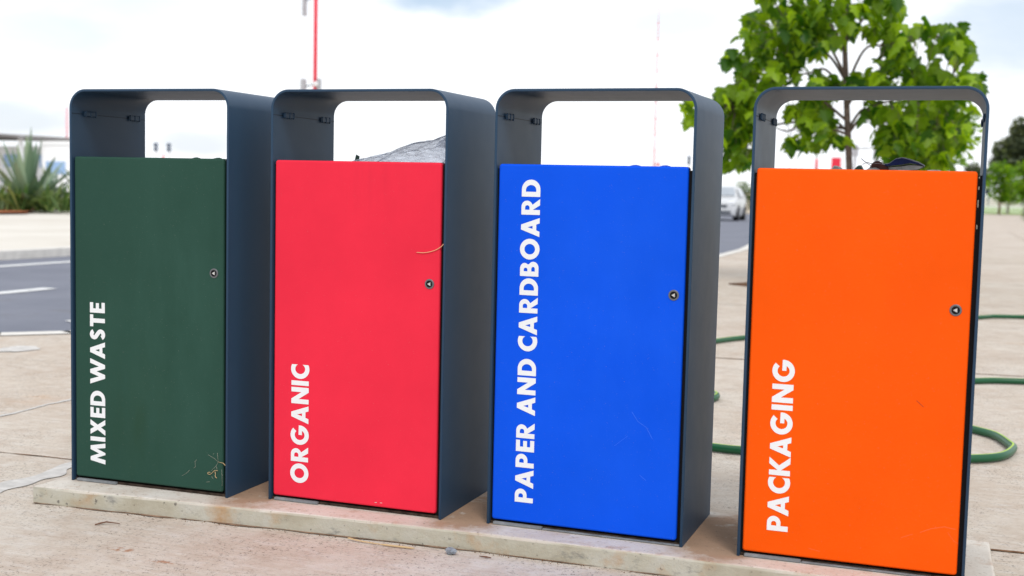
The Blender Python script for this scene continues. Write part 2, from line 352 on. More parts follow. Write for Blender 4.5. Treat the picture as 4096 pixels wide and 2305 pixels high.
# ------------------------------------------------------------------ ground, road, plaza
G = -0.043                                   # plaza level; the slab's top is z = 0
def zr(y, o=0.0): return -0.14+o-0.006*max(0.0, min(y, 75.0)-2)
def sheet(name, mat, rows, o=0.0, kind='structure'):
    """rows: (y, x0, x1) strips following the road's gentle fall"""
    b = MB()
    for y, x0, x1 in rows: b.add([(x0, y, zr(y, o)), (x1, y, zr(y, o))])
    for i in range(len(rows)-1): b.face([2*i, 2*i+1, 2*i+3, 2*i+2])
    return struct(b.build(name, mat), kind)
sheet('ground', M['earth'], [(-400, -4000, 4000), (2, -4000, 4000), (75, -4000, 4000), (6000, -4000, 4000)], -0.25)
ys = [-30, 2, 10, 20, 30, 45, 75]
sheet('road', M['asphalt'], [(y, -8.0 - max(0, y-9)*0.02 - max(0, y-30)*0.12, 3.0) for y in ys], 0.0)
far = [(-30, -70, -7.85), (2, -70, -7.85), (10, -70, -7.9), (20, -70, -8.1), (30, -70, -8.3), (45, -70, -10.4), (75, -70, -14.2)]
o = sheet('pavement', M['pave'], far, 0.10)
b = MB()
for i in range(len(far)-1):
    (y0, _, x0), (y1, _, x1) = far[i], far[i+1]
    k = b.add([(x0, y0, zr(y0, -.02)), (x1, y1, zr(y1, -.02)), (x1+.001, y1, zr(y1, .10)), (x0+.001, y0, zr(y0, .10)), (x0-.15, y0, zr(y0, .106)), (x1-.15, y1, zr(y1, .106))])
    b.face([k, k+1, k+2, k+3]); b.face([k+3, k+2, k+5, k+4])
struct(b.build('kerb', M['kerb']))
# plaza with its curved kerb edge
edge = [(-9.0, -3.0), (-5.2, 0.3), (-3.4, 1.74), (-2.435, 2.518), (-2.182, 2.76), (-1.75, 3.6), (-1.2, 6.0), (-0.75, 9.5), (-0.473, 12.9), (-0.466, 15.2), (-0.9, 22), (-2.2, 35), (-4.6, 50), (-6.2, 64)]
poly = [(14, -9), (14, 64)] + edge[::-1] + [(-9.0, -9)]
b = MB(); b.prism(poly, G-0.7, G, 0)
J0, J1 = Vector((-0.524, 0.338)), Vector((2.3123, 0.4507)); jd = (J1-J0).normalized(); jn = Vector((-jd.y, jd.x))
def strip(a, c, wd, mi, dz=0.002, wob=0.0, seg=30):
    a, c = Vector(a), Vector(c); d = (c-a).normalized(); n_ = Vector((-d.y, d.x)); k = len(b.v)
    for i in range(seg+1):
        p = a.lerp(c, i/seg); w1 = wd*(0.5+wob*noise.noise(Vector((p.x*9, p.y*9, 1)))); w2 = wd*(0.5+wob*noise.noise(Vector((p.x*9, p.y*9, 7))))
        b.add([tuple(p+n_*w1)+(G+dz,), tuple(p-n_*w2)+(G+dz,)])
    for i in range(seg): b.face([k+2*i+1, k+2*i+3, k+2*i+2, k+2*i], mi)
strip(J0-jd*8, J0+jd*0.46, 0.007, 1, wob=0.9, seg=160); strip(J0+jd*2.76, J1+jd*6, 0.011, 1, wob=0.5, seg=120)
strip((-0.205, -0.05), (-0.226, 0.335), 0.05, 2, wob=1.1); strip((-0.92, 0.75), (-0.95, 2.2), 0.018, 2, wob=1.4)
for yy in (3.4, 6.4, 9.9, 14, 19, 25): strip((-1.6 if yy < 6 else -0.6, yy), (9, yy+0.38), 0.012, 1, wob=0.5)
for xx in (3.6, 5.9): strip((xx, -3), (xx+0.1, 30), 0.012, 1, wob=0.5)
fp = [(-0.04, -0.094), (0.757, -0.055), (1.16, -0.042), (1.59, -0.049), (2.236, -0.060)]
for a_, c_ in zip(fp[:-1], fp[1:]): strip(a_, c_, 0.009, 3, wob=1.6, seg=60)
# paint splash near the kerb
k = b.add([(-2.02+0.085*math.cos(t)*(1+.5*noise.noise(Vector((math.cos(t)*2, math.sin(t)*2, 3)))), 2.16+0.12*math.sin(t)*(1+.5*noise.noise(Vector((math.cos(t)*2, math.sin(t)*2, 9)))), G+.003) for t in (i*math.pi/14 for i in range(28))])
b.face([k+i for i in range(28)], 2)
struct(b.build('plaza', [M['plaza'], M['dirt'], M['mortar'], M['footdirt']]))
b = MB()
for i in range(len(edge)-1):
    (x0, y0), (x1, y1) = edge[i], edge[i+1]; d = Vector((x1-x0, y1-y0)).normalized(); n_ = Vector((-d.y, d.x))*1.0
    k = b.add([(x0+n_.x*.13, y0+n_.y*.13, -1), (x1+n_.x*.13, y1+n_.y*.13, -1), (x1+n_.x*.13, y1+n_.y*.13, G+.004), (x0+n_.x*.13, y0+n_.y*.13, G+.004), (x0, y0, G+.004), (x1, y1, G+.004)])
    b.face([k, k+1, k+2, k+3]); b.face([k+3, k+2, k+5, k+4])
struct(b.build('kerb', M['kerb']))
# road markings
b = MB()
def mark(x0, y0, x1, y1, wd, o=0.005):
    d = Vector((x1-x0, y1-y0)).normalized(); n_ = Vector((-d.y, d.x))*wd/2; seg = max(1, int(abs(y1-y0)/4))
    for i in range(seg):
        a = (x0+(x1-x0)*i/seg, y0+(y1-y0)*i/seg); c = (x0+(x1-x0)*(i+1)/seg, y0+(y1-y0)*(i+1)/seg)
        k = b.add([(a[0]-n_.x, a[1]-n_.y, zr(a[1], o)), (a[0]+n_.x, a[1]+n_.y, zr(a[1], o)), (c[0]+n_.x, c[1]+n_.y, zr(c[1], o)), (c[0]-n_.x, c[1]-n_.y, zr(c[1], o))])
        b.face([k+3, k+2, k+1, k])
mark(-7.02, -20, -7.16, 11, 0.16); mark(-7.16, 11, -7.4, 36, 0.16)
for yy in (-2.6, 3.0, 9.4, 15.8, 22.2): mark(-4.93, yy, -4.95, yy+2.98, 0.15)
mark(-3.17, 3.97, -2.90, 4.45, 0.12); mark(-2.6, 5.4, -2.2, 7.0, 0.13);
struct(b.build('road_markings', M['line']))
sheet('planting_bed', M['soil'], [(14, -23.5, -18.3), (22, -23.5, -18.7), (27.13, -27, -22.6), (31, -29, -24.6), (45, -32, -27), (75, -35, -30)], 0.16)
b = MB(); b.prism([(0.35, 8.42), (0.75, 8.1), (2.3, 8.1), (2.35, 9.3), (0.8, 9.3)], G-.1, G+.012, 0); struct(b.build('tree_pit', M['pit']))
sheetb = MB(); sheetb.prism([(3.7, 64), (60, 40), (60, 110), (-6, 110), (-6, 66)], -.8, G+.02); struct(sheetb.build('lawn', M['lawn']))

# ------------------------------------------------------------------ concrete slab under the bins
front = [(-0.045, -0.092), (0.757, -0.053), (1.16, -0.040), (1.59, -0.047), (2.236, -0.058)]
def dense(P, n=40):
    out = []
    for i in range(len(P)-1):
        for j in range(n//(len(P)-1)): out.append(tuple(Vector(P[i]).lerp(Vector(P[i+1]), j/(n//(len(P)-1)))))
    return out
ring = dense(front)+dense([(2.236, -0.058), (2.231, 0.363)], 12)+dense([(2.231, 0.363), (-0.03, 0.392)], 40)+dense([(-0.03, 0.392), (-0.045, -0.092)], 12)
b = MB(); n_ = len(ring); cxy = Vector((1.1, 0.15))
def jit(p, a, s_): return a*noise.noise(Vector((p[0]*14, p[1]*14, s_)))
lv = []
for (h, ins, a) in ((G-.05, 0.0, .002), (-0.006, 0.0, .003), (-0.0015, 0.002, .002), (0.0, 0.007, .0015)):
    row = []
    for i, p in enumerate(ring):
        t = (Vector(ring[(i+1) % n_])-Vector(ring[i-1])).normalized(); nn = Vector((-t.y, t.x))
        row.append(tuple(Vector(p)+nn*(ins+jit(p, a, h*300)))+(h,))
    lv.append(b.add(row))
for q_ in range(3):
    for i in range(n_): j = (i+1) % n_; b.face([lv[q_]+i, lv[q_]+j, lv[q_+1]+j, lv[q_+1]+i], 0, q_ > 0)
b.face([lv[3]+i for i in range(n_)])
slab = b.build('concrete_plinth', M['slab']); tag(slab, 'long low stained concrete plinth carrying the row of four bins', 'plinth')

# ------------------------------------------------------------------ lettering (own outlines, cap height 1)
def arc(cx, cy, rx, ry, a0, a1, n=14): return [(cx+rx*math.cos(R(a0+(a1-a0)*i/n)), cy+ry*math.sin(R(a0+(a1-a0)*i/n))) for i in range(n+1)]
def thick(path, w_):
    Lf, Rt = [], []
    for i, p in enumerate(path):
        a = Vector(path[max(i-1, 0)]); c = Vector(path[min(i+1, len(path)-1)]); d = (c-a).normalized(); n_ = Vector((-d.y, d.x))*w_/2
        Lf.append(tuple(Vector(p)+n_)); Rt.append(tuple(Vector(p)-n_))
    return Lf+Rt[::-1]
def glyphs():
    g = {}; s = 0.26
    g[' '] = (0.30, [])
    g['I'] = (s, [[[(0,0),(s,0),(s,1),(0,1)]]])
    g['E'] = (.62, [[[(0,0),(.62,0),(.62,.22),(s,.22),(s,.395),(.585,.395),(.585,.605),(s,.605),(s,.78),(.62,.78),(.62,1),(0,1)]]])
    g['T'] = (.72, [[[(.23,0),(.49,0),(.49,.78),(.72,.78),(.72,1),(0,1),(0,.78),(.23,.78)]]])
    g['N'] = (.92, [[[(0,0),(.26,0),(.26,.58),(.66,0),(.92,0),(.92,1),(.66,1),(.66,.42),(.26,1),(0,1)]]])
    g['M'] = (1.28, [[[(0,0),(.27,0),(.36,.57),(.58,0),(.70,0),(.92,.57),(1.01,0),(1.28,0),(1.09,1),(.86,1),(.64,.43),(.42,1),(.19,1)]]])
    g['W'] = (1.54, [[[(.36,0),(.58,0),(.77,.57),(.96,0),(1.18,0),(1.54,1),(1.26,1),(1.07,.42),(.88,1),(.66,1),(.47,.42),(.28,1),(0,1)]]])
    g['X'] = (.96, [[[(0,0),(.31,0),(.48,.29),(.65,0),(.96,0),(.63,.51),(.93,1),(.62,1),(.48,.74),(.34,1),(.03,1),(.33,.51)]]])
    g['A'] = (1.0, [[[(0,0),(.28,0),(.345,.175),(.655,.175),(.72,0),(1,0),(.63,1),(.37,1)], [(.42,.375),(.58,.375),(.50,.65)]]])
    g['K'] = (.93, [[[(0,0),(.26,0),(.26,.44),(.60,0),(.93,0),(.50,.53),(.89,1),(.57,1),(.26,.60),(.26,1),(0,1)]]])
    g['D'] = (.90, [[[(0,0),(.38,0)]+arc(.38,.5,.52,.5,-90,90,18)[1:-1]+[(.38,1),(0,1)], [(.26,.22),(.36,.22)]+arc(.36,.5,.26,.28,-90,90,14)[1:-1]+[(.36,.78),(.26,.78)]]])
    g['P'] = (.74, [[[(0,0),(.26,0),(.26,.35),(.40,.35)]+arc(.40,.675,.34,.325,-90,90,16)[1:-1]+[(.40,1),(0,1)], [(.26,.55),(.36,.55)]+arc(.36,.675,.125,.125,-90,90,10)[1:-1]+[(.36,.80),(.26,.80)]]])
    g['R'] = (.84, [[[(0,0),(.26,0),(.26,.385),(.51,0),(.84,0),(.53,.405)]+arc(.42,.70,.32,.30,-58,90,16)[1:-1]+[(.42,1),(0,1)], [(.26,.565),(.38,.565)]+arc(.38,.685,.12,.12,-90,90,10)[1:-1]+[(.38,.805),(.26,.805)]]])
    g['B'] = (.78, [[[(0,0),(.43,0)]+arc(.45,.285,.33,.285,-85,55,14)+arc(.40,.755,.30,.245,-38,88,14)+[(0,1)],
                     [(.26,.20),(.40,.20)]+arc(.40,.295,.11,.095,-90,90,8)[1:-1]+[(.40,.39),(.26,.39)], [(.26,.60),(.36,.60)]+arc(.36,.70,.09,.10,-90,90,8)[1:-1]+[(.36,.80),(.26,.80)]]])
    g['O'] = (1.10, [[arc(.55,.5,.55,.53,0,352.5,47), arc(.55,.5,.28,.285,0,350,35)]])
    g['C'] = (.80, [[arc(.55,.5,.55,.53,63,297,30)+arc(.55,.5,.28,.285,-28,-332,24)]])
    g['G'] = (1.10, [[arc(.55,.5,.55,.53,46,366,34)+[(.56,.565),(.56,.365),(.80,.365)]+arc(.55,.5,.28,.285,-30,-318,24)]])
    g['S'] = (.70, [[thick(arc(.36,.715,.185,.175,18,215,12)+[(.30,.555),(.38,.495)]+arc(.345,.285,.20,.175,62,-160,14)[1:], .25)]])
    return g
GL = glyphs()
KERN = {'PA': -.06, 'KA': -.10, 'WA': -.10, 'ST': .02, 'AC': -.01, 'AS': -.01, 'AR': .05, 'CA': -.02, 'PE': .02}
def lettering(word, a_top, a_base, z0, z1, y, parent):
    """word runs upward from z0 to z1; letters' tops face the bin's left edge"""
    pos = 0.0; lay = []
    for i, ch in enumerate(word):
        wd, shp = GL[ch]; lay.append((pos, shp))
        pos += wd + (0.11 + KERN.get(word[i:i+2], 0) if ch != ' ' else 0.0)
    tot = pos-0.11; sc = (z1-z0)/tot; cap = a_base-a_top; b = MB()
    for p0, shp in lay:
        for loops in shp: b.flat(loops, lambda x, h: (a_base-h*cap, y, z0+(p0+x)*sc), 0)
    return b.build('lettering', M['white'], parent)

# ------------------------------------------------------------------ bins
W, D, H, T = 0.4616, 0.310, 1.0, 0.006
def u_profile(off, rad, n=12):
    return [(off, 0.0)]+[(off+rad-rad*math.cos(R(a)), H-off-rad+rad*math.sin(R(a))) for a in (90*i/n for i in range(n+1))] + \
           [(W-off-rad+rad*math.sin(R(a)), H-off-rad+rad*math.cos(R(a))) for a in (90*i/n for i in range(n+1))]+[(W-off, 0.0)]
def shell_mesh():
    b = MB(); A = u_profile(0, .046); B = u_profile(T, .040); n = len(A); e = 0.0012
    rows = [[(p[0], 0.0, p[1]) for p in B], ]
    A2 = u_profile(e*.5, .0455); B2 = u_profile(T-e*.5, .0405)
    secs = [(A, e), (A2, 0.0), (B2, 0.0), (B, e), (B, D-e), (B2, D), (A2, D), (A, D-e)]
    ks = [b.add([(p[0], yy, p[1]) for p in pr]) for pr, yy in secs]
    for q in range(8):
        k0, k1 = ks[q], ks[(q+1) % 8]
        for i in range(n-1): b.face([k0+i, k0+i+1, k1+i+1, k1+i], 0, True)
    for end in (0, n-1): b.face([k+end for k in ks])
    return b
def common_parts(root):
    sh = recalc(shell_mesh().build('frame', M['shell'], root))
    sm_ = sh.modifiers.new('wn', 'WEIGHTED_NORMAL'); sm_.keep_sharp = False
    b = MB(); b.box((T+.0005, 0.009, 0.0005), (W-T-.0005, D-.004, 0.006)); b.build('base_plate', M['base'], root)
    b = MB(); b.box((T+.010, 0.0005, 0.0008), (0.135, 0.0085, 0.0062)); b.box((T+.012, .0015, .0062), (.133, .0075, .0068)); b.build('foot_strip', M['plate'], root)
    b = MB(); b.box((T+.0005, D-.012, .0065), (W-T-.0005, D-.005, .815)); b.build('back_panel', M['shell'], root)
    b = MB(); x0, x1, y0, y1, z1, t = .024, W-.026, .034, D-.020, .800, .003
    b.box((x0, y0, .0066), (x1, y1, .010))
    b.box((x0, y0, .010), (x0+t, y1, z1)); b.box((x1-t, y0, .010), (x1, y1, z1)); b.box((x0+t, y0, .010), (x1-t, y0+t, z1)); b.box((x0+t, y1-t, .010), (x1-t, y1, z1))
    b.build('liner', M['black'], root)
    b = MB(); b.box((T+.0004, .012, .0066), (.021, .020, .822)); b.build('left_gap_shade', M['black'], root)  # black strip added to keep the left door gap dark
    b = MB(); b.box((W-.019, .0145, .0066), (W-T-.0004, .022, .824)); hr = b.build('right_gap_shade', M['black'], root)  # black strip standing in for deep shade in the right door gap
    # seam across both side walls with its two spring clips on the left wall
    for s_ in (0, 1):
        b = MB(); xx = T if s_ == 0 else W-T
        b.box((min(xx, xx+.0008*(1-2*s_)), .0015, .9400), (max(xx, xx+.0008*(1-2*s_)), D-.0015, .9409)); b.build('seam', M['black'], root)
        for y0, y1 in ((.046, .098), (.232, .284)):
            b = MB(); a0, a1 = (T+.0009, T+.0048) if s_ == 0 else (W-T-.0048, W-T-.0009)
            b.box((a0, y0, .9358), (a1, y1, .9470)); 
            for q_ in range(3):
                yc = y0+.006+q_*(y1-y0-.012)/2; b.tube([((a0+a1)/2+.001, yc, .9335), ((a0+a1)/2+.001, yc, .9490)], .0026, 8, 1)
            b.build('clip', [M['shell'], M['shell']], root, bevel=.0012)
BINS = [(0.0, 0.0, 0.0, 'green', 'MIXED WASTE', (.0570, .1020, .0490, .4640), .5533, .4195),
        (0.55689, 0.03301, -0.0160, 'red', 'ORGANIC', (.0604, .1078, .0484, .3395), .5515, .4209),
        (1.12655, 0.04131, -0.0237, 'blue', 'PAPER AND CARDBOARD', (.0672, .1114, .0585, .7975), .5537, .4233),
        (1.70933, 0.01708, -0.01086, 'orange', 'PACKAGING', (.0612, .1052, .0628, .4304), .5537, .4182)]
BLAB = ['dark green fronted litter bin lettered MIXED WASTE with cobwebs in its lower corner', 'red fronted litter bin lettered ORGANIC holding a clear plastic bag',
        'blue fronted litter bin lettered PAPER AND CARDBOARD', 'orange fronted litter bin lettered PACKAGING with dark wrapper on top']
def door_mesh():
    x0, x1, z0, z1, y0, y1 = .0106, .4464, .0112, .832, .004, .028
    rc = .0065; n = 6
    def rr(ins, rad):
        a, c, e, g_ = x0+ins, x1-ins, z0+ins, z1-ins; rad = max(rad-ins, .0008); pts = []
        for cx, cz, s0 in ((c-rad, e+rad, -90), (c-rad, g_-rad, 0), (a+rad, g_-rad, 90), (a+rad, e+rad, 180)):
            pts += [(cx+rad*math.cos(R(s0+90*i/n)), cz+rad*math.sin(R(s0+90*i/n))) for i in range(n+1)]
        return pts
    b = MB(); ks = []; er = .0050
    for i in range(6):
        t = R(90*i/5); ks.append(b.add([(p[0], y0+er*(1-math.sin(t)), p[1]) for p in rr(er*(1-math.cos(t)), rc)]))
    kb = b.add([(p[0], y1, p[1]) for p in rr(0, rc)]); m_ = 4*(n+1)
    for k0, k1 in [(kb, ks[0])]+list(zip(ks[:-1], ks[1:])):
        for i in range(m_): j = (i+1) % m_; b.face([k0+i, k0+j, k1+j, k1+i], 0, True)
    b.face([ks[-1]+i for i in range(m_)][::1], 0, True); b.face([kb+i for i in range(m_)][::-1])
    return b
def lock(parent, a, z):
    b = MB(); y = .004
    b.lathe((a, 0, z), [(.0119, y+.0005), (.0117, y-.0012), (.0110, y-.0017), (.0082, y-.0017), (.0076, y-.0012), (.0074, y-.0001), (.0001, y-.0001)], 24, axis='y', mis=[0, 0, 0, 2, 2, 2])
    t = [(a-.0062, z), (a+.0036, z-.0055), (a+.0036, z+.0055)]
    k = b.add([(p[0], y-.0002, p[1]) for p in t]+[(a+(p[0]-a)*.78, y-.0024, z+(p[1]-z)*.78) for p in t])
    for i in range(3): b.face([k+i, k+(i+1) % 3, k+3+(i+1) % 3, k+3+i], 1)
    b.face([k+3, k+4, k+5], 1)
    return recalc(b.build('lock', [M['dullsteel'], M['bright'], M['black']], parent))
SCR = {'blue': [([(.338, .29), (.352, .270), (.372, .258), (.386, .234)], .0010, 'bscratch'), ([(.36, .15), (.375, .139)], .0008, 'bscratch'), ([(.30, .21), (.33, .235)], .0006, 'bscratch')],
       'red': [([(.288, .022), (.294, .0222)], .0011, 'scratch'), ([(.302, .0226), (.308, .0226)], .0011, 'scratch'), ([(.10, .26), (.102, .29)], .0005, 'oscratch')],
       'orange': [([(.352, .365), (.366, .353)], .0009, 'dscratch'), ([(.372, .093), (.392, .103), (.418, .110), (.440, .107)], .0012, 'oscratch'), ([(.335, .078), (.358, .088)], .0009, 'oscratch'), ([(.150, .033), (.174, .029)], .0010, 'oscratch'), ([(.425, .099), (.438, .082), (.446, .078)], .0008, 'oscratch')],
       'green': []}
def dress(root, i):
    x, y, t, colr, word, (a0, a1, z0, z1), lz, la = BINS[i]
    d = recalc(door_mesh().build('door', M[colr], root)); wn = d.modifiers.new('wn', 'WEIGHTED_NORMAL'); wn.keep_sharp = False
    d['label'] = colr.replace('green', 'dark green')+' door'
    lettering(word, a0, a1, z0, z1, .0034, d); lock(d, la, lz)
    if i >= 2:
        b = MB(); b.box((.137, .0012, .0009), (W-T-.0008, .0078, .0034)); b.build('base_lip', M['plate'], root)
    if i == 3:
        hr = [c for c in root.children if c.name.startswith('right_gap_shade')][0]
        for zc, hh in ((.820, .0022), (.799, .0038), (.768, .0085), (.722, .0048)):
            b = MB(); b.box((W-T-.0068, .0132, zc-hh*.85), (W-T-.0050, .0144, zc+hh*.85)); b.build('slot_light_tab', M['pale'], hr)  # pale plates stand in for light coming through slots
    for pts, wd, mt in SCR[colr]:
        b = MB(); b.flat([thick(pts, wd)], lambda p, h: (p, .00375, h)); b.build('scratch', M[mt], d)
roots = []
for i, bb in enumerate(BINS):
    if i == 0:
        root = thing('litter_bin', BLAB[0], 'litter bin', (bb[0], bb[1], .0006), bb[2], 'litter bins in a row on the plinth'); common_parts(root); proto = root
    else:
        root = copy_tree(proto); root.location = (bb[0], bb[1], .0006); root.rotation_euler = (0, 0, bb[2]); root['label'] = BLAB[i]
    roots.append(root)
for i, root in enumerate(roots): dress(root, i)
def binpt(i, a, y, z):
    x0, y0, t = BINS[i][:3]; return Vector((x0+a*math.cos(t)-y*math.sin(t), y0+a*math.sin(t)+y*math.cos(t), z))

# ------------------------------------------------------------------ rubbish in the bins
def lump(i, a0, a1, y0, y1, zb, hf, na, ny):
    """crumpled sack: a top sheet of height hf(a, y) with sides down to the liner floor"""
    b = MB(); g = [[b.add([binpt(i, a0+(a1-a0)*p/na, y0+(y1-y0)*q_/ny, hf(p/na, q_/ny))]) for q_ in range(ny+1)] for p in range(na+1)]
    for p in range(na):
        for q_ in range(ny): b.face([g[p][q_], g[p+1][q_], g[p+1][q_+1], g[p][q_+1]], 0, False)
    rim = [(p, 0) for p in range(na)]+[(na, q_) for q_ in range(ny)]+[(p, ny) for p in range(na, 0, -1)]+[(0, q_) for q_ in range(ny, 0, -1)]
    lo = [b.add([(b.v[g[p][q_]][0], b.v[g[p][q_]][1], zb)]) for p, q_ in rim]
    for k in range(len(rim)):
        k2 = (k+1) % len(rim); (p, q_), (p2, q2) = rim[k], rim[k2]; b.face([lo[k], lo[k2], g[p2][q2], g[p][q_]], 0, False)
    return b
def crease(a, y, s, k):
    v = Vector((a*s, y*s, k)); return abs(noise.noise(v))+0.5*abs(noise.noise(v*2.1))+.25*abs(noise.noise(v*4.3))
def bag_h(p, q_):
    base =   .800+.083*min(1, max(0, (p-.28)/.68))**0.9*(1-.55*(2*q_-1)**4)+.019*min(1, max(0, p-.02)*3.2)
    fold = abs(math.sin(9*p+5*q_+2.2*noise.noise(Vector((p*3, q_*3, 4)))))*.6+crease(p*1.6, q_*3.4, 2.6, 3)
    return max(base+.010*(fold-.7), .795)
o = lump(1, .030, .432, .04, .285, .0112, bag_h, 90, 44).build('plastic_bag', M['bag'])
for p_ in o.data.polygons: p_.use_smooth = True
b2 = MB(); k = len(b2.v)
for p in range(13):
    for q_ in range(9):
        a = .366+.070*p/12+.010*(q_/8)*(1-p/12); zz = .872+.052*q_/8*min(1, (p+1.5)/6)*(.8+.25*math.sin(p*.9+.4)); yy = .15+.022*(crease(p*.3, q_*.3, 1.4, 5)-.4)+.02*math.sin(p*.5)
        b2.add([binpt(1, a, yy, zz)])
for p in range(12):
    for q_ in range(8): b2.face([k+p*9+q_, k+p*9+9+q_, k+p*9+10+q_, k+p*9+q_+1], 0, False)
b2.build('tied_end', M['bag'], o)
tag(o, 'crumpled clear plastic bag bulging from the red ORGANIC bin', 'plastic bag')
b = MB(); pts = [(.163, .834), (.168, .853), (.176, .849), (.174, .834)]
b.prism([(p[0], p[1]) for p in pts], .12, .124, 0, 'y'); b.v = [tuple(binpt(1, v[0], v[1], v[2]-.002)) for v in b.v]
tag(b.build('leaf_scrap', M['greenbit']), 'small green leaf tip beside the plastic bag in the red bin', 'leaf')
o = lump(3, .030, .430, .04, .285, .0112, lambda p, q_: .815+.021*crease(p*3, q_*2, 2.2, 11)+.008*math.exp(-((p-.62)/.2)**2), 50, 26).build('plastic_film', M['film'])
tag(o, 'dirty crumpled plastic film filling the top of the orange PACKAGING bin', 'plastic film')
def sheet3(i, prof_top, prof_bot, y, th, mats, name, bend=0.0):
    """a stiff crumpled piece seen edge-on: outline between two profiles, with real depth th"""
    b = MB(); n = len(prof_top)
    rows = []
    for (yy, k_) in ((y, 1.0), (y+th*.5, 1.12), (y+th, .9)):
        rows.append((b.add([binpt(i, p[0]+.004*noise.noise(Vector((p[0]*60, yy*90, 2))), yy+bend*p[0], p[1]*1.0+(k_-1)*.02) for p in prof_top]),
                     b.add([binpt(i, p[0], yy+bend*p[0], p[1]) for p in prof_bot])))
    for q_ in range(2):
        (t0, b0), (t1, b1) = rows[q_], rows[q_+1]
        for j in range(n-1):
            b.face([t0+j, t0+j+1, t1+j+1, t1+j], 0); b.face([b0+j+1, b0+j, b1+j, b1+j+1], 1)
    for q_, fl in ((0, 1), (2, -1)):
        t0, b0 = rows[q_]
        for j in range(n-1): b.face([b0+j, b0+j+1, t0+j+1, t0+j][::fl], 0 if q_ == 2 or j < n-3 else 0)
    for j in (0, n-1):
        b.face([rows[0][0]+j, rows[1][0]+j, rows[2][0]+j, rows[2][1]+j, rows[1][1]+j, rows[0][1]+j])
    return b.build(name, mats)
o = sheet3(3, [(.255, .8455), (.270, .8475), (.284, .858), (.296, .8605), (.312, .8565), (.330, .851), (.3415, .8455)],
           [(.255, .842), (.270, .8435), (.284, .845), (.296, .8465), (.312, .8500), (.330, .8475), (.3415, .844)], .115, .05, [M['navy'], M['foilgrey']], 'wrapper')
b = sheet3(3, [(.262, .8400), (.284, .8410), (.296, .8425), (.312, .8455), (.330, .8450), (.341, .8435)], [(.262, .833), (.284, .833), (.296, .833), (.312, .8345), (.330, .837), (.341, .8425)], .118, .03, [M['foilgrey'], M['foilgrey']], 'foil_lining')
b.parent = o
tag(o, 'dark navy foil wrapper with grey inside on the orange PACKAGING bin', 'wrapper')
o = sheet3(3, [(.232, .839), (.238, .848), (.247, .853), (.254, .8495), (.262, .845), (.270, .838)], [(.232, .832), (.238, .832), (.247, .832), (.254, .832), (.262, .832), (.270, .832)], .112, .03, [M['brownleaf'], M['brownleaf']], 'dead_leaf')
tag(o, 'dark brown dead leaf beside the navy wrapper on the orange bin', 'leaf')
b = MB()
b.tube([binpt(3, a, .113, z) for a, z in ((.214, .858), (.222, .851), (.235, .8475), (.25, .848), (.262, .846))], .0011, 6, 0)
b.tube([binpt(3, a, .112, z) for a, z in ((.217, .8455), (.224, .849), (.233, .844), (.236, .834))], .0009, 6, 0)
b.tube([binpt(3, a, .114, z) for a, z in ((.236, .847), (.243, .853), (.254, .8545), (.257, .852), (.258, .848))], .0008, 6, 0)
tag(b.build('plastic_strip', M['greybox']), 'thin curled grey plastic strips above the brown leaf on the orange bin', 'plastic strip')
o = sheet3(3, [(.199, .834), (.205, .8415), (.212, .842), (.219, .834)], [(.199, .828), (.205, .828), (.212, .828), (.219, .828)], .12, .03, [M['greenbit'], M['greenbit']], 'leaf_scrap')
tag(o, 'small dark green leaf scrap left of the brown leaf on the orange bin', 'leaf')
o = sheet3(3, [(.152, .834), (.157, .8405), (.165, .8395), (.173, .834)], [(.152, .828), (.157, .828), (.165, .828), (.173, .828)], .12, .03, [M['film'], M['film']], 'plastic_scrap')
tag(o, 'small grey plastic scrap at the left of the rubbish on the orange bin', 'plastic scrap')
for i, a in ((2, .318), (2, .385), (0, .345), (0, .405)):
    o = sheet3(i, [(a-.012, .8315), (a-.004, .8332), (a+.004, .8335), (a+.012, .8315)], [(a-.012, .826), (a-.004, .826), (a+.004, .826), (a+.012, .826)], .031, .02, [M['green' if i == 0 else 'blue']]*2, 'hinge_hook')
    o.parent = roots[i]; o.matrix_parent_inverse = Matrix.LocRotScale(roots[i].location, roots[i].rotation_euler, None).inverted()

# ------------------------------------------------------------------ small litter
b = MB(); b.tube(smooth_path([binpt(1, a, .0022, z) for a, z in ((.3865, .6246), (.4081, .6244), (.4317, .630), (.4473, .6384), (.4552, .646))], 5), [.0003]+[.0009]*19+[.0011], 6)
tag(b.build('dry_grass_stalk', M['redstraw']), 'curved pale orange grass stalk caught on the red door edge', 'grass stalk')
b = MB(); P = lambda a, z, y=.0022: binpt(0, a, y, z)
b.tube(smooth_path([P(.4120, .0600), P(.4055, .0590), P(.4050, .0555), P(.4120, .0550), P(.4190, .0610), P(.4250, .0660), P(.4330, .0655)], 5), .0006, 6, 0)
b.tube(smooth_path([P(.4250, .0630), P(.4265, .0570), P(.4260, .0510), P(.4300, .0470)], 5), .0008, 6, 0)
b.tube([P(.4545, .0812), P(.4485, .0862), P(.434, .088)], [.0013, .0007, .0003], 6, 0)
for seg in ([(.414, .064), (.428, .077), (.434, .088), (.4485, .086)], [(.428, .077), (.431, .068)], [(.434, .088), (.422, .096), (.405, .1035)], [(.434, .088), (.4316, .1094)], [(.3677, .0824), (.372, .088)], [(.3677, .0824), (.369, .069), (.364, .066)], [(.33, .043), (.345, .052), (.352, .060)], [(.416, .050), (.4189, .0443)], [(.444, .07), (.446, .03)], [(.40, .034), (.41, .036)]):
    b.tube([P(a, z, .0025) for a, z in seg], .00022, 4, 1)
for a, z in ((.3677, .0824), (.4316, .1094), (.4189, .0443), (.446, .056), (.421, .107), (.445, .031)): b.lathe(P(a, z, .0026), [(.0001, -.0006), (.0008, 0), (.0001, .0006)], 6, 1)
tag(b.build('cobweb', [M['straw'], M['web']]), 'dusty cobweb with straw bits in the corner of the green door', 'cobweb')
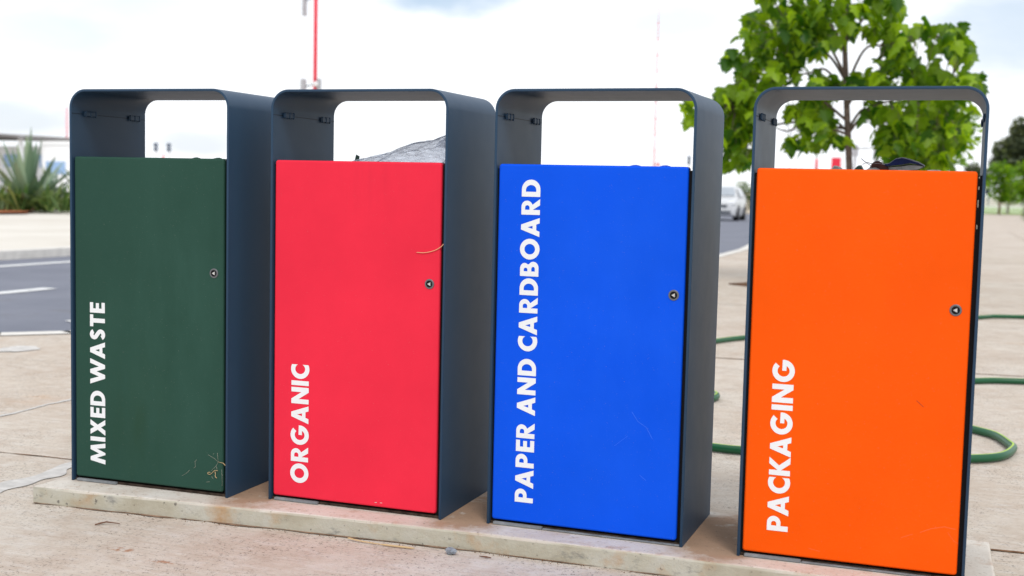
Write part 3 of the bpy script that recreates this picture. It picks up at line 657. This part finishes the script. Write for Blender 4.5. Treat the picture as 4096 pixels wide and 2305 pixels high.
b = MB(); b.tube(smooth_path([(.8296, -.078, G+.006), (.87, -.083, G+.004), (.93, -.087, G+.004), (1.0013, -.0855, G+.004)], 5), [.0012]*10+[.0022]*5+[.0008], 6)
b.tube(smooth_path([(.8296, -.074, G+.0055), (.86, -.080, G+.004), (.90, -.0845, G+.0035)], 5), .0014, 6)
tag(b.build('dry_grass_stalk', M['straw']), 'long pale dry grass stalk lying along the front foot of the plinth', 'grass stalk')
b = MB(); b.tube([(.2290, -.2050, G+.003), (.2440, -.1830, G+.006), (.2760, -.1740, G+.003)], [.0016, .0018, .0008], 6); b.tube([(.2440, -.1830, G+.006), (.2330, -.1890, G+.004), (.229, -.194, G+.003)], .0012, 6)
tag(b.build('twig', M['twig']), 'small forked brown twig on the pavement before the green bin', 'twig')
b = MB(); b.tube([(1.155, -.079, G+.003), (1.172, -.083, G+.004), (1.184, -.0815, G+.003)], [.001, .002, .001], 6)
tag(b.build('twig', M['twig']), 'tiny dark twig on the pavement below the blue bin', 'twig')
b = MB(); k = b.add([(0, 0, 0)]); b = MB()
for la in range(7):
    for lo in range(10):
        th = math.pi*la/6; ph = 2*math.pi*lo/10; v = Vector((math.sin(th)*math.cos(ph), math.sin(th)*math.sin(ph), math.cos(th)))
        b.add([Vector((1.0885, -.085, G+.0085))+Vector((v.x*.0125, v.y*.010, v.z*.0085))*(1+.45*noise.noise(v*1.7+Vector((3, 1, 2))))])
for la in range(6):
    for lo in range(10): l2 = (lo+1) % 10; b.face([la*10+lo, la*10+10+lo, la*10+10+l2, la*10+l2])
tag(b.build('pebble', M['stone']), 'grey blue pebble on the pavement in front of the plinth', 'pebble')
# crumbs of grit gathered along the foot of the plinth
b = MB(); rg = random.Random(3)
for q_ in range(300):
    x = rg.uniform(0.02, 2.2); k = 0
    while not (front[k][0] <= x <= front[k+1][0]): k += 1
    yf = front[k][1]+(front[k+1][1]-front[k][1])*(x-front[k][0])/(front[k+1][0]-front[k][0])
    s_ = rg.uniform(.0007, .0022); y = yf-.003-abs(rg.gauss(0, .008)); c = Vector((x, y, G+s_*.5))
    vs = [c+Vector(d)*s_*rg.uniform(.6, 1.2) for d in ((1, 0, 0), (-.5, .87, 0), (-.5, -.87, 0), (0, 0, .8), (0, 0, -.6))]
    k = b.add(vs)
    for f_ in ((0, 1, 3), (1, 2, 3), (2, 0, 3), (1, 0, 4), (2, 1, 4), (0, 2, 4)): b.face([k+i for i in f_])
struct(b.build('grit', M['dirt']), 'stuff')

# ------------------------------------------------------------------ garden hose
hp = [(5.2, 7.2), (4.2, 6.95), (2.67, 6.515), (2.369, 6.30), (1.85, 5.6), (1.45, 4.9), (1.091, 4.30), (.976, 4.06), (.74, 3.5), (.64, 3.0), (.78, 2.62), (1.05, 2.44), (1.25, 2.33), (1.284, 2.2), (1.18, 2.06), (.93, 1.92), (.84, 1.68), (.95, 1.42), (1.18, 1.29), (1.44, 1.264), (1.53, 1.257), (1.8, 1.275), (2.02, 1.335), (2.214, 1.437), (2.305, 1.517), (2.348, 1.658), (2.341, 1.739), (2.304, 1.878), (2.229, 1.97), (2.08, 2.12), (1.95, 2.42), (1.99, 2.8), (2.1, 3.05), (2.267, 3.186), (2.479, 3.278), (3.3, 3.42), (5.5, 3.5)]
b = MB(); b.tube([(p.x, p.y, G+.0155) for p in smooth_path([(x, y, 0) for x, y in hp], 8)], .0135, 14, 0, stripe=((3,), 1))
tag(b.build('garden_hose', [M['hose'], M['hosestripe']]), 'green garden hose with a yellow stripe looping across the pavement behind the bins', 'hose')

# ------------------------------------------------------------------ the young tree behind the orange bin
LEAF = [(0, 0), (.20, -.02), (.42, .10), (.30, .26), (.50, .46), (.26, .52), (.20, .72), (0, 1.0), (-.20, .72), (-.26, .52), (-.50, .46), (-.30, .26), (-.42, .10), (-.20, -.02)]
def leaf(b, p, tip, nrm, size, mi=0):
    tip = tip.normalized(); side = tip.cross(nrm)
    if side.length < 1e-4: side = tip.orthogonal()
    side.normalize(); nn = side.cross(tip)
    k = b.add([p+size*(side*x+tip*y+nn*(-.35*x*x-.12*y*y)) for x, y in LEAF]); c = b.add([p+size*tip*.38+nn*size*.05])
    for i in range(len(LEAF)): b.face([c, k+i, k+(i+1) % len(LEAF)], mi, False)
# crown layout: (x, z, radius) of each leafy spray, in metres
CL = [(0.8, 2.005, 0.075), (0.879, 2.075, 0.075), (1.008, 2.085, 0.063), (1.091, 1.776, 0.075), (0.831, 1.814, 0.063), (1.026, 1.646, 0.088), (1.145, 2.13, 0.075), (1.314, 2.22, 0.075), (1.329, 2.407, 0.101), (0.929, 2.299, 0.113), (1.229, 2.327, 0.063), (0.176, 1.624, 0.075), (0.246, 1.38, 0.088), (0.188, 1.282, 0.063), (0.353, 1.149, 0.063), (0.547, 1.466, 0.101), (0.44, 1.405, 0.101), (0.539, 1.345, 0.088), (1.311, 1.763, 0.075), (0.513, 2.331, 0.126), (0.714, 2.362, 0.163), (0.925, 2.405, 0.151), (1.134, 2.4, 0.126), (1.048, 2.249, 0.113), (0.768, 2.219, 0.151), (0.578, 2.211, 0.151), (0.412, 2.142, 0.113), (0.259, 2.011, 0.075), (0.488, 2.056, 0.138), (0.69, 2.089, 0.126), (1.446, 2.323, 0.088), (1.567, 2.412, 0.126), (1.677, 2.456, 0.063), (1.62, 2.226, 0.126), (1.486, 2.194, 0.075), (1.737, 2.109, 0.138), (1.653, 1.994, 0.101), (1.866, 2.221, 0.075), (2.066, 2.183, 0.113), (2.196, 2.181, 0.101), (2.277, 2.089, 0.063), (2.137, 2.056, 0.101), (2.248, 2.009, 0.05), (1.823, 1.957, 0.075), (0.399, 1.865, 0.113), (0.589, 1.911, 0.151), (0.734, 1.886, 0.101), (0.33, 1.757, 0.113), (0.501, 1.72, 0.151), (0.667, 1.755, 0.138), (0.248, 1.648, 0.113), (1.021, 1.765, 0.101), (1.151, 1.717, 0.063), (1.413, 1.786, 0.101), (1.524, 1.844, 0.113), (1.639, 1.808, 0.138), (1.805, 1.853, 0.138), (1.974, 1.806, 0.138), (2.14, 1.782, 0.126), (2.282, 1.758, 0.113), (2.347, 1.769, 0.063), (1.417, 1.704, 0.088), (0.911, 2.157, 0.075), (0.818, 2.135, 0.101), (0.362, 1.551, 0.138), (0.507, 1.563, 0.113), (0.28, 1.453, 0.101), (-0.093, 1.526, 0.05), (-0.066, 1.464, 0.038), (0.309, 1.332, 0.113), (0.41, 1.235, 0.101), (0.29, 1.185, 0.075), (0.428, 1.101, 0.063), (0.27, 1.075, 0.031), (0.029, 1.575, 0.075), (0.119, 1.502, 0.075), (0.842, 1.539, 0.075), (1.018, 1.551, 0.101), (1.139, 1.468, 0.088), (0.964, 1.456, 0.075), (0.924, 1.288, 0.088), (1.086, 1.337, 0.101), (1.043, 1.253, 0.063), (0.818, 1.263, 0.038), (1.193, 1.29, 0.063), (1.504, 1.54, 0.088), (1.653, 1.505, 0.126), (1.82, 1.529, 0.138), (1.986, 1.552, 0.138), (2.151, 1.552, 0.138), (2.263, 1.495, 0.101), (1.57, 1.34, 0.075), (1.716, 1.353, 0.126), (1.883, 1.378, 0.138), (2.051, 1.355, 0.138), (2.216, 1.345, 0.113), (1.598, 1.211, 0.075), (1.723, 1.201, 0.113), (1.891, 1.203, 0.138), (2.057, 1.216, 0.126), (2.2, 1.23, 0.088), (1.716, 1.119, 0.075), (1.852, 1.097, 0.101), (2.007, 1.1, 0.101), (2.127, 1.136, 0.063), (0.8, 2.585, 0.188), (1.147, 2.621, 0.188), (1.492, 2.565, 0.151), (1.022, 2.859, 0.201), (1.343, 2.859, 0.176), (1.183, 3.12, 0.151), (0.564, 2.556, 0.113)]
rg = random.Random(11)
tr = thing('young_tree', 'young tree with large lobed green leaves behind the orange bin', 'tree', (1.372, 8.72, G))
def rel(o, root):
    o.parent = root; o.matrix_parent_inverse = Matrix.Translation(-Vector(root.location)); return o
b = MB(); tk = [(1.372, 8.72, G-.02), (1.352, 8.72, .5), (1.323, 8.72, .98), (1.284, 8.72, 1.45), (1.258, 8.71, 1.8), (1.231, 8.72, 2.23), (1.21, 8.7, 3.3)]
tkp = smooth_path(tk, 5)
b.tube(tkp, [.034-.014*i/(len(tkp)-1) for i in range(len(tkp))], 10)
limbs = [(1.3, [(0.976, 8.62, 1.402), (0.803, 8.52, 1.319), (0.69, 8.47, 1.351)]), (1.33, [(1.094, 8.82, 1.498), (0.976, 8.92, 1.553)]), (1.31, [(1.454, 8.62, 1.498), (1.654, 8.57, 1.588), (1.983, 8.52, 1.629)]), (1.33, [(1.41, 8.97, 1.544), (1.584, 9.12, 1.433), (1.875, 9.22, 1.38)]), (1.8, [(1.098, 8.62, 2.084), (0.985, 8.57, 2.12), (0.792, 8.52, 2.159)]), (1.76, [(1.08, 8.87, 2.017), (0.896, 8.92, 2.043), (0.667, 9.02, 2.063)]), (1.62, [(1.078, 8.82, 1.875), (0.88, 8.92, 1.85), (0.559, 8.97, 1.863)]), (1.7, [(1.408, 8.62, 2.021), (1.588, 8.57, 2.059), (1.96, 8.52, 2.116)]), (1.55, [(1.464, 8.82, 1.818), (1.745, 8.87, 1.868), (2.14, 8.92, 1.823)]), (2.05, [(0.973, 8.82, 2.418), (0.726, 8.92, 2.402)]), (2.1, [(1.45, 8.62, 2.355), (1.616, 8.62, 2.397)]), (1.42, [(0.975, 8.52, 1.643), (0.639, 8.42, 1.624), (0.357, 8.37, 1.503)]), (1.35, [(0.815, 9.02, 1.424), (0.435, 9.12, 1.352), (0.268, 9.17, 1.252)])]
lp = []
for z0, ps in limbs:
    x0 = min(tkp, key=lambda q_: abs(q_.z-z0)).x
    pp = smooth_path([(x0, 8.72, z0)]+ps, 5); b.tube(pp, [.014-.010*i/(len(pp)-1) for i in range(len(pp))], 7); lp += pp
lp += tkp[12:]
lb = MB()
for zx, zz, rad in CL:
    zx -= .05*max(0, zx-1.3)
    for layer, dy in enumerate((-.42, -.1, .3)):
        dyy = dy+rg.uniform(-.15, .15); edge_ = zx < .45 or zx > 2.0 or rad < .075
        if edge_ and layer == 1: dyy *= .5
        c = Vector((zx-dyy*.07+rg.gauss(0, .018), 8.72+dyy, zz+dyy*.06+rg.gauss(0, .018))); rr_ = rad*.95
        nr = min(lp, key=lambda q_: (q_-c).length)
        if (nr-c).length > .02: b.tube([nr, nr.lerp(c, .5)+Vector((0, 0, .03)), c], [.0045, .003, .002], 5)
        nl = int(1.6+rad/.0205) if layer != 1 else int(1+rad/.034)
        for _ in range(nl):
            d = Vector((rg.gauss(0, .55), rg.gauss(0, .6), rg.gauss(0, .5)))
            if d.length > 1: d.normalize()
            p = c+d*rr_; az = rg.uniform(0, 2*math.pi)
            tip = Vector((math.cos(az)*.6, math.sin(az)*.6, -rg.uniform(.35, 1.3)))
            nrm = Vector((math.cos(az)+rg.gauss(0, .35), math.sin(az)+rg.gauss(0, .35), rg.uniform(.3, 1.2)))
            lb.tube([c, p], .0013, 4, 1, False) if rg.random() < .25 else None
            leaf(lb, p, tip, nrm, rg.uniform(.10, .175))
rel(b.build('trunk', M['bark']), tr); rel(lb.build('crown', [M['leaf'], M['bark']]), tr)

def bushy(name, label, cat, loc, blobs, trunk, leafm, barkm, n, size, seed, group=None, elong=1.0):
    """blobs: ellipsoids (x, y, z, rx, ry, rz) filled with leaf-sized faces; trunk: list of tubes"""
    rg = random.Random(seed); t = thing(name, label, cat, loc, 0, group)
    b = MB()
    for pts, rads in trunk: b.tube(pts, rads, 7)
    b.build('trunk', barkm, t)
    lb = MB(); tot = sum(q_[3]*q_[5] for q_ in blobs)
    for (x, y, z, rx, ry, rz) in blobs:
        for _ in range(int(n*rx*rz/tot)):
            d = Vector((rg.gauss(0, 1), rg.gauss(0, 1), rg.gauss(0, 1))).normalized()*(rg.random()**.45)
            p = Vector((x+d.x*rx, y+d.y*ry, z+d.z*rz)); p += .25*rx*noise.noise_vector(p*1.3)
            az = rg.uniform(0, 6.283); s_ = size*rg.uniform(.6, 1.3)
            tip = Vector((math.cos(az), math.sin(az), rg.uniform(-.8, .5))).normalized(); sd_ = tip.cross(Vector((rg.gauss(0, .4), rg.gauss(0, .4), 1))).normalized()
            k = lb.add([p-tip*s_*elong*.5, p+sd_*s_*.32, p+tip*s_*elong*.5, p-sd_*s_*.32]); lb.face([k, k+1, k+2, k+3])
    lb.build('crown', leafm, t); return t
# second street tree further along, showing at the lower right of the first one's crown
bushy('young_tree', 'second young green tree further back, right of the near tree trunk', 'tree', (2.0, 15.2, G), [(-.02, 0, 1.45, .48, .45, .42), (-.3, 0, 1.8, .4, .4, .42), (.12, .1, 1.75, .42, .4, .42), (-.1, 0, 2.1, .4, .4, .3)],
      [([(-.43, 0, 0), (-.44, 0, 1.0), (-.38, 0, 1.6), (-.25, 0, 2.2)], [.04, .03, .025, .012]), ([(-.35, 0, 1.5), (-.05, 0, 1.7), (.15, .1, 1.9)], [.018, .012, .006])], M['leaf2'], M['bark'], 1500, .15, 21)
# far trees and shrubs on the right
bushy('tree', 'tall dark feathery evergreen at the right edge of the photo', 'tree', (6.35, 70, .35), [(0, 0, 3.6, 1.0, 1.0, 1.3), (-.9, 0, 3.0, .8, .8, .8), (.6, 0, 2.4, 1.1, 1, .9), (-1.3, .2, 2.3, .55, .6, .6), (.9, .3, 4.3, .9, .9, .9), (-.5, 0, 2.2, .8, .8, .6), (1.8, .3, 3.4, 1.1, 1, 1.2)],
      [([(0, 0, 0), (0, 0, 2.0), (.1, 0, 4.4)], [.14, .11, .03])], M['darkleaf'], M['bark'], 5200, .30, 31, elong=1.6)
bushy('tree', 'low dark evergreen peeping behind the orange bin right upright', 'tree', (3.9, 74, -.05), [(0, 0, 2.3, .55, .6, .55), (.5, 0, 2.0, .6, .6, .6), (.1, 0, 1.5, .6, .6, .5)],
      [([(0, 0, 0), (0, 0, 2.2)], [.08, .03])], M['darkleaf'], M['bark'], 900, .26, 32)
sh = [(4.75, 60.5, 'bright yellow green young tree just right of the orange bin', [(0, 0, 2.0, .55, .5, .55), (-.25, 0, 1.5, .5, .5, .45), (.35, 0, 1.5, .5, .5, .45)], 41),
      (5.75, 58.5, 'light green young tree with pale trunk at the right photo edge', [(0, 0, 2.0, .5, .5, .5), (.1, 0, 1.45, .6, .5, .4)], 42),
      (5.3, 64.0, 'mid green young tree between the two brighter ones at right', [(0, 0, 1.8, .5, .5, .6), (.2, 0, 1.3, .5, .5, .4)], 43)]
for x, y, lab, bl, sd_ in sh:
    bl = bl+[(0, 0, 1.0, .55, .4, .36), (.15, 0, .7, .4, .3, .25)]
    bushy('young_tree', lab, 'tree', (x, y, -.03), bl, [([(0, 0, 0), (.03, 0, .9), (0, 0, 2.1)], [.07, .055, .02])], M['leaf2'], M['palebark'], 900, .24, sd_, 'young trees along the far lawn')
bushy('hedge', 'rounded clipped green hedge at the far right edge of the pavement', 'hedge', (5.15, 44.5, G), [(0, 0, .32, .42, .4, .36), (.55, .1, .30, .42, .4, .34)], [([(0, 0, 0), (0, 0, .3)], [.03, .02])], M['low'], M['bark'], 1500, .08, 51)
bushy('bush', 'green bush on the verge behind the white car', 'bush', (-8.3, 72, -.45), [(0, 0, .9, 1.2, .8, .8), (1.2, 0, .75, 1.0, .8, .7), (-.8, 0, 1.4, .6, .6, .5)], [([(0, 0, 0), (0, 0, .9)], [.06, .04])], M['low'], M['bark'], 1400, .24, 52)
b = MB()
for i in range(28): b.box((3.2+i*.16, 66.0, -.1), (3.2+i*.16+.07, 66.05, 1.0+.1*math.sin(i*1.7)))
b.box((3.2, 66.05, .25), (7.7, 66.09, .33)); b.box((3.2, 66.05, .75), (7.7, 66.09, .83))
tag(b.build('fence', M['wall']), 'pale slatted fence behind the young trees at far right', 'fence')

# ------------------------------------------------------------------ agaves and low planting across the road
def agave(loc, h, n, lab, seed):
    rg = random.Random(seed); b = MB()
    for i in range(n):
        az = i*2.39996+rg.uniform(-.2, .2); el = R(86-66*(i/n)**.8+rg.uniform(-6, 6)); ln = h*rg.uniform(.85, 1.08)*(1-.25*(i/n)); wd = .052*h*rg.uniform(.85, 1.15)
        d = Vector((math.cos(az)*math.cos(el), math.sin(az)*math.cos(el), math.sin(el))); s_ = d.cross(Vector((0, 0, 1))).normalized(); nn = s_.cross(d)
        st = []
        for k, (t, q_) in enumerate(((0, .55), (.2, .8), (.5, 1), (.75, .75), (.92, .3), (1, .02))):
            c = Vector((0, 0, .02))+d*ln*t-Vector((0, 0, 1))*ln*.10*t*t*math.cos(el)*2; w_ = wd*q_
            st.append(b.add([c-s_*w_, c-nn*w_*.45, c+s_*w_, c+nn*w_*.12]))
        for a, c in zip(st[:-1], st[1:]):
            for j in range(4): b.face([a+j, a+(j+1) % 4, c+(j+1) % 4, c+j], 0, False)
    o = b.build('agave', M['agave']); o.location = loc; return tag(o, lab, 'plant', 'agaves across the road')
zb = zr(22, .15)
agave((-19.95, 23.5, zb), 2.06, 34, 'large grey green agave left of the green bin across the road', 61)
agave((-18.75, 24.6, zb), 1.82, 30, 'agave mostly hidden behind the left edge of the green bin', 62)
agave((-21.6, 23.2, zb), 1.65, 30, 'agave at the very left edge of the photo', 63)
agave((-21.0, 25.6, zb), 1.25, 24, 'smaller agave standing behind the large one', 64)
agave((-19.6, 26.4, zb), 1.2, 24, 'smaller agave behind and right of the large one', 65)
rg = random.Random(5)
LP = [(-19.9, 20.3), (-19.35, 20.7), (-18.9, 21.1), (-18.45, 21.4), (-18.0, 21.9), (-17.6, 22.4), (-17.2, 22.8), (-20.1, 21.2), (-19.5, 21.7), (-18.5, 22.9), (-19.2, 23.2), (-20.3, 19.9)]
for i, (x, y) in enumerate(LP):
    b = MB()
    for k in range(60):
        az = rg.uniform(0, 6.283); el = R(rg.uniform(25, 85)); ln = rg.uniform(.32, .78); d = Vector((math.cos(az)*math.cos(el), math.sin(az)*math.cos(el), math.sin(el))); s_ = d.cross(Vector((rg.gauss(0, .3), rg.gauss(0, .3), 1))).normalized()*rg.uniform(.025, .045)
        p0 = Vector((rg.gauss(0, .10), rg.gauss(0, .10), 0)); q_ = b.add([p0-s_*.5, p0+d*ln*.55-s_, p0+d*ln-Vector((0, 0, ln*.12)), p0+d*ln*.55+s_, p0+s_*.5]); b.face([q_+j for j in range(5)])
    o = b.build('low_plant', M['low']); x -= 1.25; y += 1.45; o.location = (x, y, zr(y, .15)); o.scale = (1.25, 1.25, 1.25); tag(o, 'low tuft of narrow green leaves on red soil at the foot of the agaves', 'plant', 'low plants at the foot of the agaves')

# ------------------------------------------------------------------ far buildings, masts and signs
t = thing('terminal_building', 'white building with a dark flat canopy roof behind the agaves', 'building', (-56, 66, -.6), R(-8))
b = MB(); b.prism([(-14, 4.25), (0.2, 4.05), (3.2, 3.75), (3.2, 3.66), (0.2, 3.82), (-14, 3.9)], -3, 5, 0, 'y'); b.build('roof', M['roof'], t)
b = MB(); b.box((-13, 0, -.2), (4.6, 4, 3.3)); b.build('wall', M['wall'], t)
for i in range(5): b = MB(); x = -12+i*3.35; b.box((x, -.06, 1.9), (x+2.6, -.003, 2.75)); b.build('window', M['winblue'], t)
for i in range(6): b = MB(); x = -13.2+i*3.1; b.box((x, -2.6, -.2), (x+.22, -2.38, 3.85)); b.build('column', M['wall'], t)
b = MB(); b.box((3.2, -1.5, -.2), (5.6, 4.5, 3.4)); b.box((3.1, -1.6, 3.4), (5.7, 4.6, 3.6)); o = b.build('annex', M['wall'], t)
b = MB(); b.box((3.6, -1.56, 1.5), (5.3, -1.503, 2.3)); b.build('window', M['winblue'], o)
def pole(b, x, y, z0, z1, r0, r1, mi=0, n=10): b.tube([(x, y, z0), (x, y, (z0+z1)/2), (x, y, z1)], [r0, (r0+r1)/2, r1], n, mi)
b = MB(); pole(b, 0, 0, 0, 6.1, .10, .06)
o = b.build('flag_pole', M['faintred']); o.location = (-55.0, 69, -.6); tag(o, 'thin faded red mast rising behind the canopy roof at left', 'mast')
t = thing('antenna_mast', 'tall red mast with grey panel boxes above the red bin', 'mast', (-19.15, 37.2, -.4))
b = MB(); pole(b, .10, 0, 0, 13, .075, .065); b.build('pole', M['redpost'], t)
for (x, z0, z1, w_) in ((-.34, 7.02, 8.1, .06), (-.36, 4.25, 4.82, .085), (.27, 4.25, 4.82, .055)):
    b = MB(); b.box((x-w_, -.09, z0), (x+w_, .06, z1)); b.tube([(x, 0, (z0+z1)/2), (.10, 0, (z0+z1)/2+.1)], .022, 8, 1); b.build('panel_antenna', [M['greybox'], M['darkgrey']], t, bevel=.01)
b = MB(); b.lathe((.21, -.16, 4.62), [(.002, -.10), (.075, -.07), (.10, 0), (.075, .07), (.002, .10)], 14, axis='y'); b.tube([(.10, 0, 4.62), (.21, -.1, 4.62)], .02, 6); b.build('lamp', M['whitepost'], t)
b = MB()
for i in range(12): pole(b, 0, 0, i*2.0, i*2.0+2.0, .085-.004*i, .081-.004*i, 0 if i % 2 == 0 else 1)
for i in range(1, 12): b.box((-.16, -.02, i*2.0-.05), (.16, .02, i*2.0+.05), 0)
b.box((.30, -.2, 4.0), (.75, .2, 4.5), 1)
b.tube([(0, 0, 4.2), (.3, 0, 4.2)], .05, 6, 0)
o = b.build('radio_mast', [M['masts'], M['faintred']]); o.location = (-32.5, 153.5, -.3); tag(o, 'slender red and white radio mast far off above the blue bin', 'mast')
def traffic_light(loc, lab):
    t = thing('traffic_light', lab, 'traffic light', loc, 0, 'distant traffic lights')
    b = MB(); pole(b, 0, 0, 0, 3.1, .05, .05); b.build('pole', M['whitepost'], t)
    for z, h_ in ((2.78, .19), (3.0, .23)):
        b = MB(); b.box((-.075, -.12, z), (.075, .06, z+h_)); b.lathe((0, -.12, z+h_/2), [(.055, -.08), (.055, 0)], 10, axis='y'); b.build('signal_head', M['signal'], t, bevel=.02)
    return t
traffic_light((-37.9, 54.8, -.55), 'left one of the two distant traffic lights seen through the green bin')
traffic_light((-37.35, 55.2, -.55), 'right one of the two distant traffic lights seen through the green bin')
traffic_light((-11.16, 66.1, -.55), 'faint distant traffic light seen through the right side of the blue bin')
b = MB(); pole(b, 0, 0, 0, 2.6, .05, .05); o = b.build('marker_post', M['masts']); o.location = (-37.6, 55.0, -.55); tag(o, 'thin red post between the two distant traffic lights', 'post')
t = thing('red_sign', 'red rectangular sign board just left of the near tree trunk', 'sign', (-2.5, 57.2, -.4))
b = MB(); b.box((-.26, -.05, 2.2), (.16, .05, 2.85)); b.build('sign_board', M['redpost'], t)
for x in (-.2, .1): b = MB(); pole(b, x, .07, 0, 2.4, .03, .03); b.build('post', M['whitepost'], t)
b = MB(); pole(b, 0, 0, 0, 2.25, .035, .035, 1); pole(b, 0, 0, 2.25, 2.75, .06, .06, 0); pole(b, 0, 0, 2.75, 3.6, .03, .02, 1)
o = b.build('marker_post', [M['redpost'], M['whitepost']]); o.location = (-3.43, 57.1, -.4); tag(o, 'slim white post with a red band left of the red sign', 'post')
for x, y, h_, lab in ((-.45, 37.3, 2.6, 'blue grey post close right of the near tree trunk'), (.17, 37.4, 2.5, 'thin grey post right of the near tree above the rubbish')):
    b = MB(); pole(b, 0, 0, 0, h_, .045, .04); b.box((-.09, -.05, h_-.35), (.09, .05, h_-.02)); o = b.build('post', M['greybox']); o.location = (x, y, -.3); tag(o, lab, 'post', 'posts seen beside the tree')

# ------------------------------------------------------------------ white car on the road
t = thing('parked_car', 'white sports utility car facing the camera between the blue and orange bins', 'car', (-6.52, 49.6, zr(49.6)), R(2.5)); t.scale = (.90, .90, .88)
Lc, Wc = 4.4, 1.84
def car_body():
    b = MB(); hw = Wc/2
    # cross-sections along y: (y, lower z, belt z, half width, roof z, roof half width)
    sec = [(-2.2, .34, .70, .70, .72, .50), (-2.12, .28, .86, .84, .90, .62), (-1.9, .24, .94, .90, 1.00, .72), (-1.25, .22, 1.00, hw, 1.07, .80), (-1.0, .22, 1.02, hw, 1.12, .76), (-.35, .22, 1.04, hw, 1.56, .64), (.2, .22, 1.05, hw, 1.64, .66), (1.2, .22, 1.06, hw, 1.62, .66), (1.75, .22, 1.06, hw, 1.48, .62), (2.1, .28, 1.04, .88, 1.12, .72), (2.2, .36, .9, .82, .95, .66)]
    ks = []
    for y, zl, zb_, w_, zt, wt in sec:
        ks.append(b.add([(-w_*.93, y, zl), (-w_, y, (zl+zb_)/2), (-w_*.97, y, zb_), (-wt, y, zt-.04), (-wt*.8, y, zt), (wt*.8, y, zt), (wt, y, zt-.04), (w_*.97, y, zb_), (w_, y, (zl+zb_)/2), (w_*.93, y, zl)]))
    for a, c in zip(ks[:-1], ks[1:]):
        for j in range(10): b.face([a+j, a+(j+1) % 10, c+(j+1) % 10, c+j], 0, False)
    b.face([ks[0]+j for j in range(10)]); b.face([ks[-1]+j for j in range(9, -1, -1)])
    return b
recalc(car_body().build('body', M['carwhite'], t))
b = MB(); k = b.add([(-.70, -.97, 1.16), (.70, -.97, 1.16), (.58, -.42, 1.54), (-.58, -.42, 1.54)]); b.face([k, k+1, k+2, k+3]); b.v = [(v[0], v[1]-.025, v[2]+.02) for v in b.v]; b.build('windscreen', M['glass'], t)
for s_ in (-1, 1):
    for y0, y1, n_ in ((-.55, .25, 0), (.33, 1.1, 0), (1.18, 1.6, 0)):
        b = MB(); k = b.add([(s_*.895, y0-.1, 1.08), (s_*.895, y1, 1.08), (s_*.69, y1, 1.50), (s_*.69, y0+.18, 1.50)]); b.face([k, k+1, k+2, k+3]); b.build('side_window', M['glass'], t)
    for y in (-1.38, 1.35):
        b = MB(); b.lathe((s_*.80, y, .34), [(.20, -.121), (.34, -.11), (.355, 0), (.34, .125), (.20, .135)], 20, axis='x'); o = b.build('wheel', M['tyre'], t)
        b = MB(); b.lathe((s_*.80, y, .34), [(.01, .128*s_), (.21, .128*s_), (.215, .11*s_)], 14, axis='x'); b.build('rim', M['steel'], o)
        b = MB(); b.lathe((s_*.80, y, .36), [(.36, .122*s_), (.43, .130*s_)], 20, axis='x'); b.build('wheel_arch', M['darkgrey'], t)
    b = MB(); b.box((s_*.66-.17, -2.19, .74), (s_*.66+.17, -2.05, .86)); b.build('headlight', M['bright'], t, bevel=.03)
    b = MB(); b.box((s_*1.0-.09, -.72, 1.05), (s_*1.0+.09, -.55, 1.20)); b.build('wing_mirror', M['carwhite'], t, bevel=.03)
b = MB(); b.box((-.48, -2.225, .64), (.48, -2.16, .76)); b.build('grille', M['darkgrey'], t)
b = MB(); b.box((-.66, -2.235, .37), (.66, -2.15, .47)); b.build('lower_grille', M['darkgrey'], t)
b = MB(); b.box((-.26, -2.24, .50), (.26, -2.21, .60)); b.build('number_plate', M['whitepost'], t)

# ------------------------------------------------------------------ far pedestrian beside the orange bin's right upright
def person(loc, rz):
    t = thing('person', 'distant standing person in dark navy clothes right of the orange bin', 'person', loc, rz)
    me = bpy.data.meshes.new('body')
    V = [(0,0,.92),(0,0,1.12),(0,0,1.34),(0,0,1.47),(0,-.01,1.62),(.09,0,.86),(.10,.02,.48),(.10,0,.07),(.10,-.13,.03),(-.09,0,.86),(-.11,-.02,.48),(-.11,.03,.07),(-.11,-.10,.03),(.17,0,1.38),(.24,.02,1.12),(.25,-.06,.88),(.25,-.08,.80),(-.17,0,1.38),(-.24,.02,1.12),(-.25,-.06,.88),(-.25,-.08,.80)]
    Eg = [(0,1),(1,2),(2,3),(3,4),(0,5),(5,6),(6,7),(7,8),(0,9),(9,10),(10,11),(11,12),(2,13),(13,14),(14,15),(15,16),(2,17),(17,18),(18,19),(19,20)]
    rad = [.15,.14,.15,.06,.105,.10,.07,.05,.04,.10,.07,.05,.04,.07,.05,.04,.035,.07,.05,.04,.035]
    me.from_pydata(V, Eg, []); o = bpy.data.objects.new('body', me); COL.objects.link(o); o.parent = t; me.materials.append(M['cloth'])
    o.modifiers.new('skin', 'SKIN'); o.modifiers.new('sub', 'SUBSURF').levels = 1
    for v, r_ in zip(me.skin_vertices[0].data, rad): v.radius = (r_, r_)
    me.skin_vertices[0].data[0].use_root = True
    b = MB(); b.lathe((0, -.01, 1.63), [(.01, .145), (.085, .11), (.118, .04), (.112, -.02)], 12); b.build('hair', M['tyre'], t)
    return t
person((5.72, 104.5, -.02), R(20))
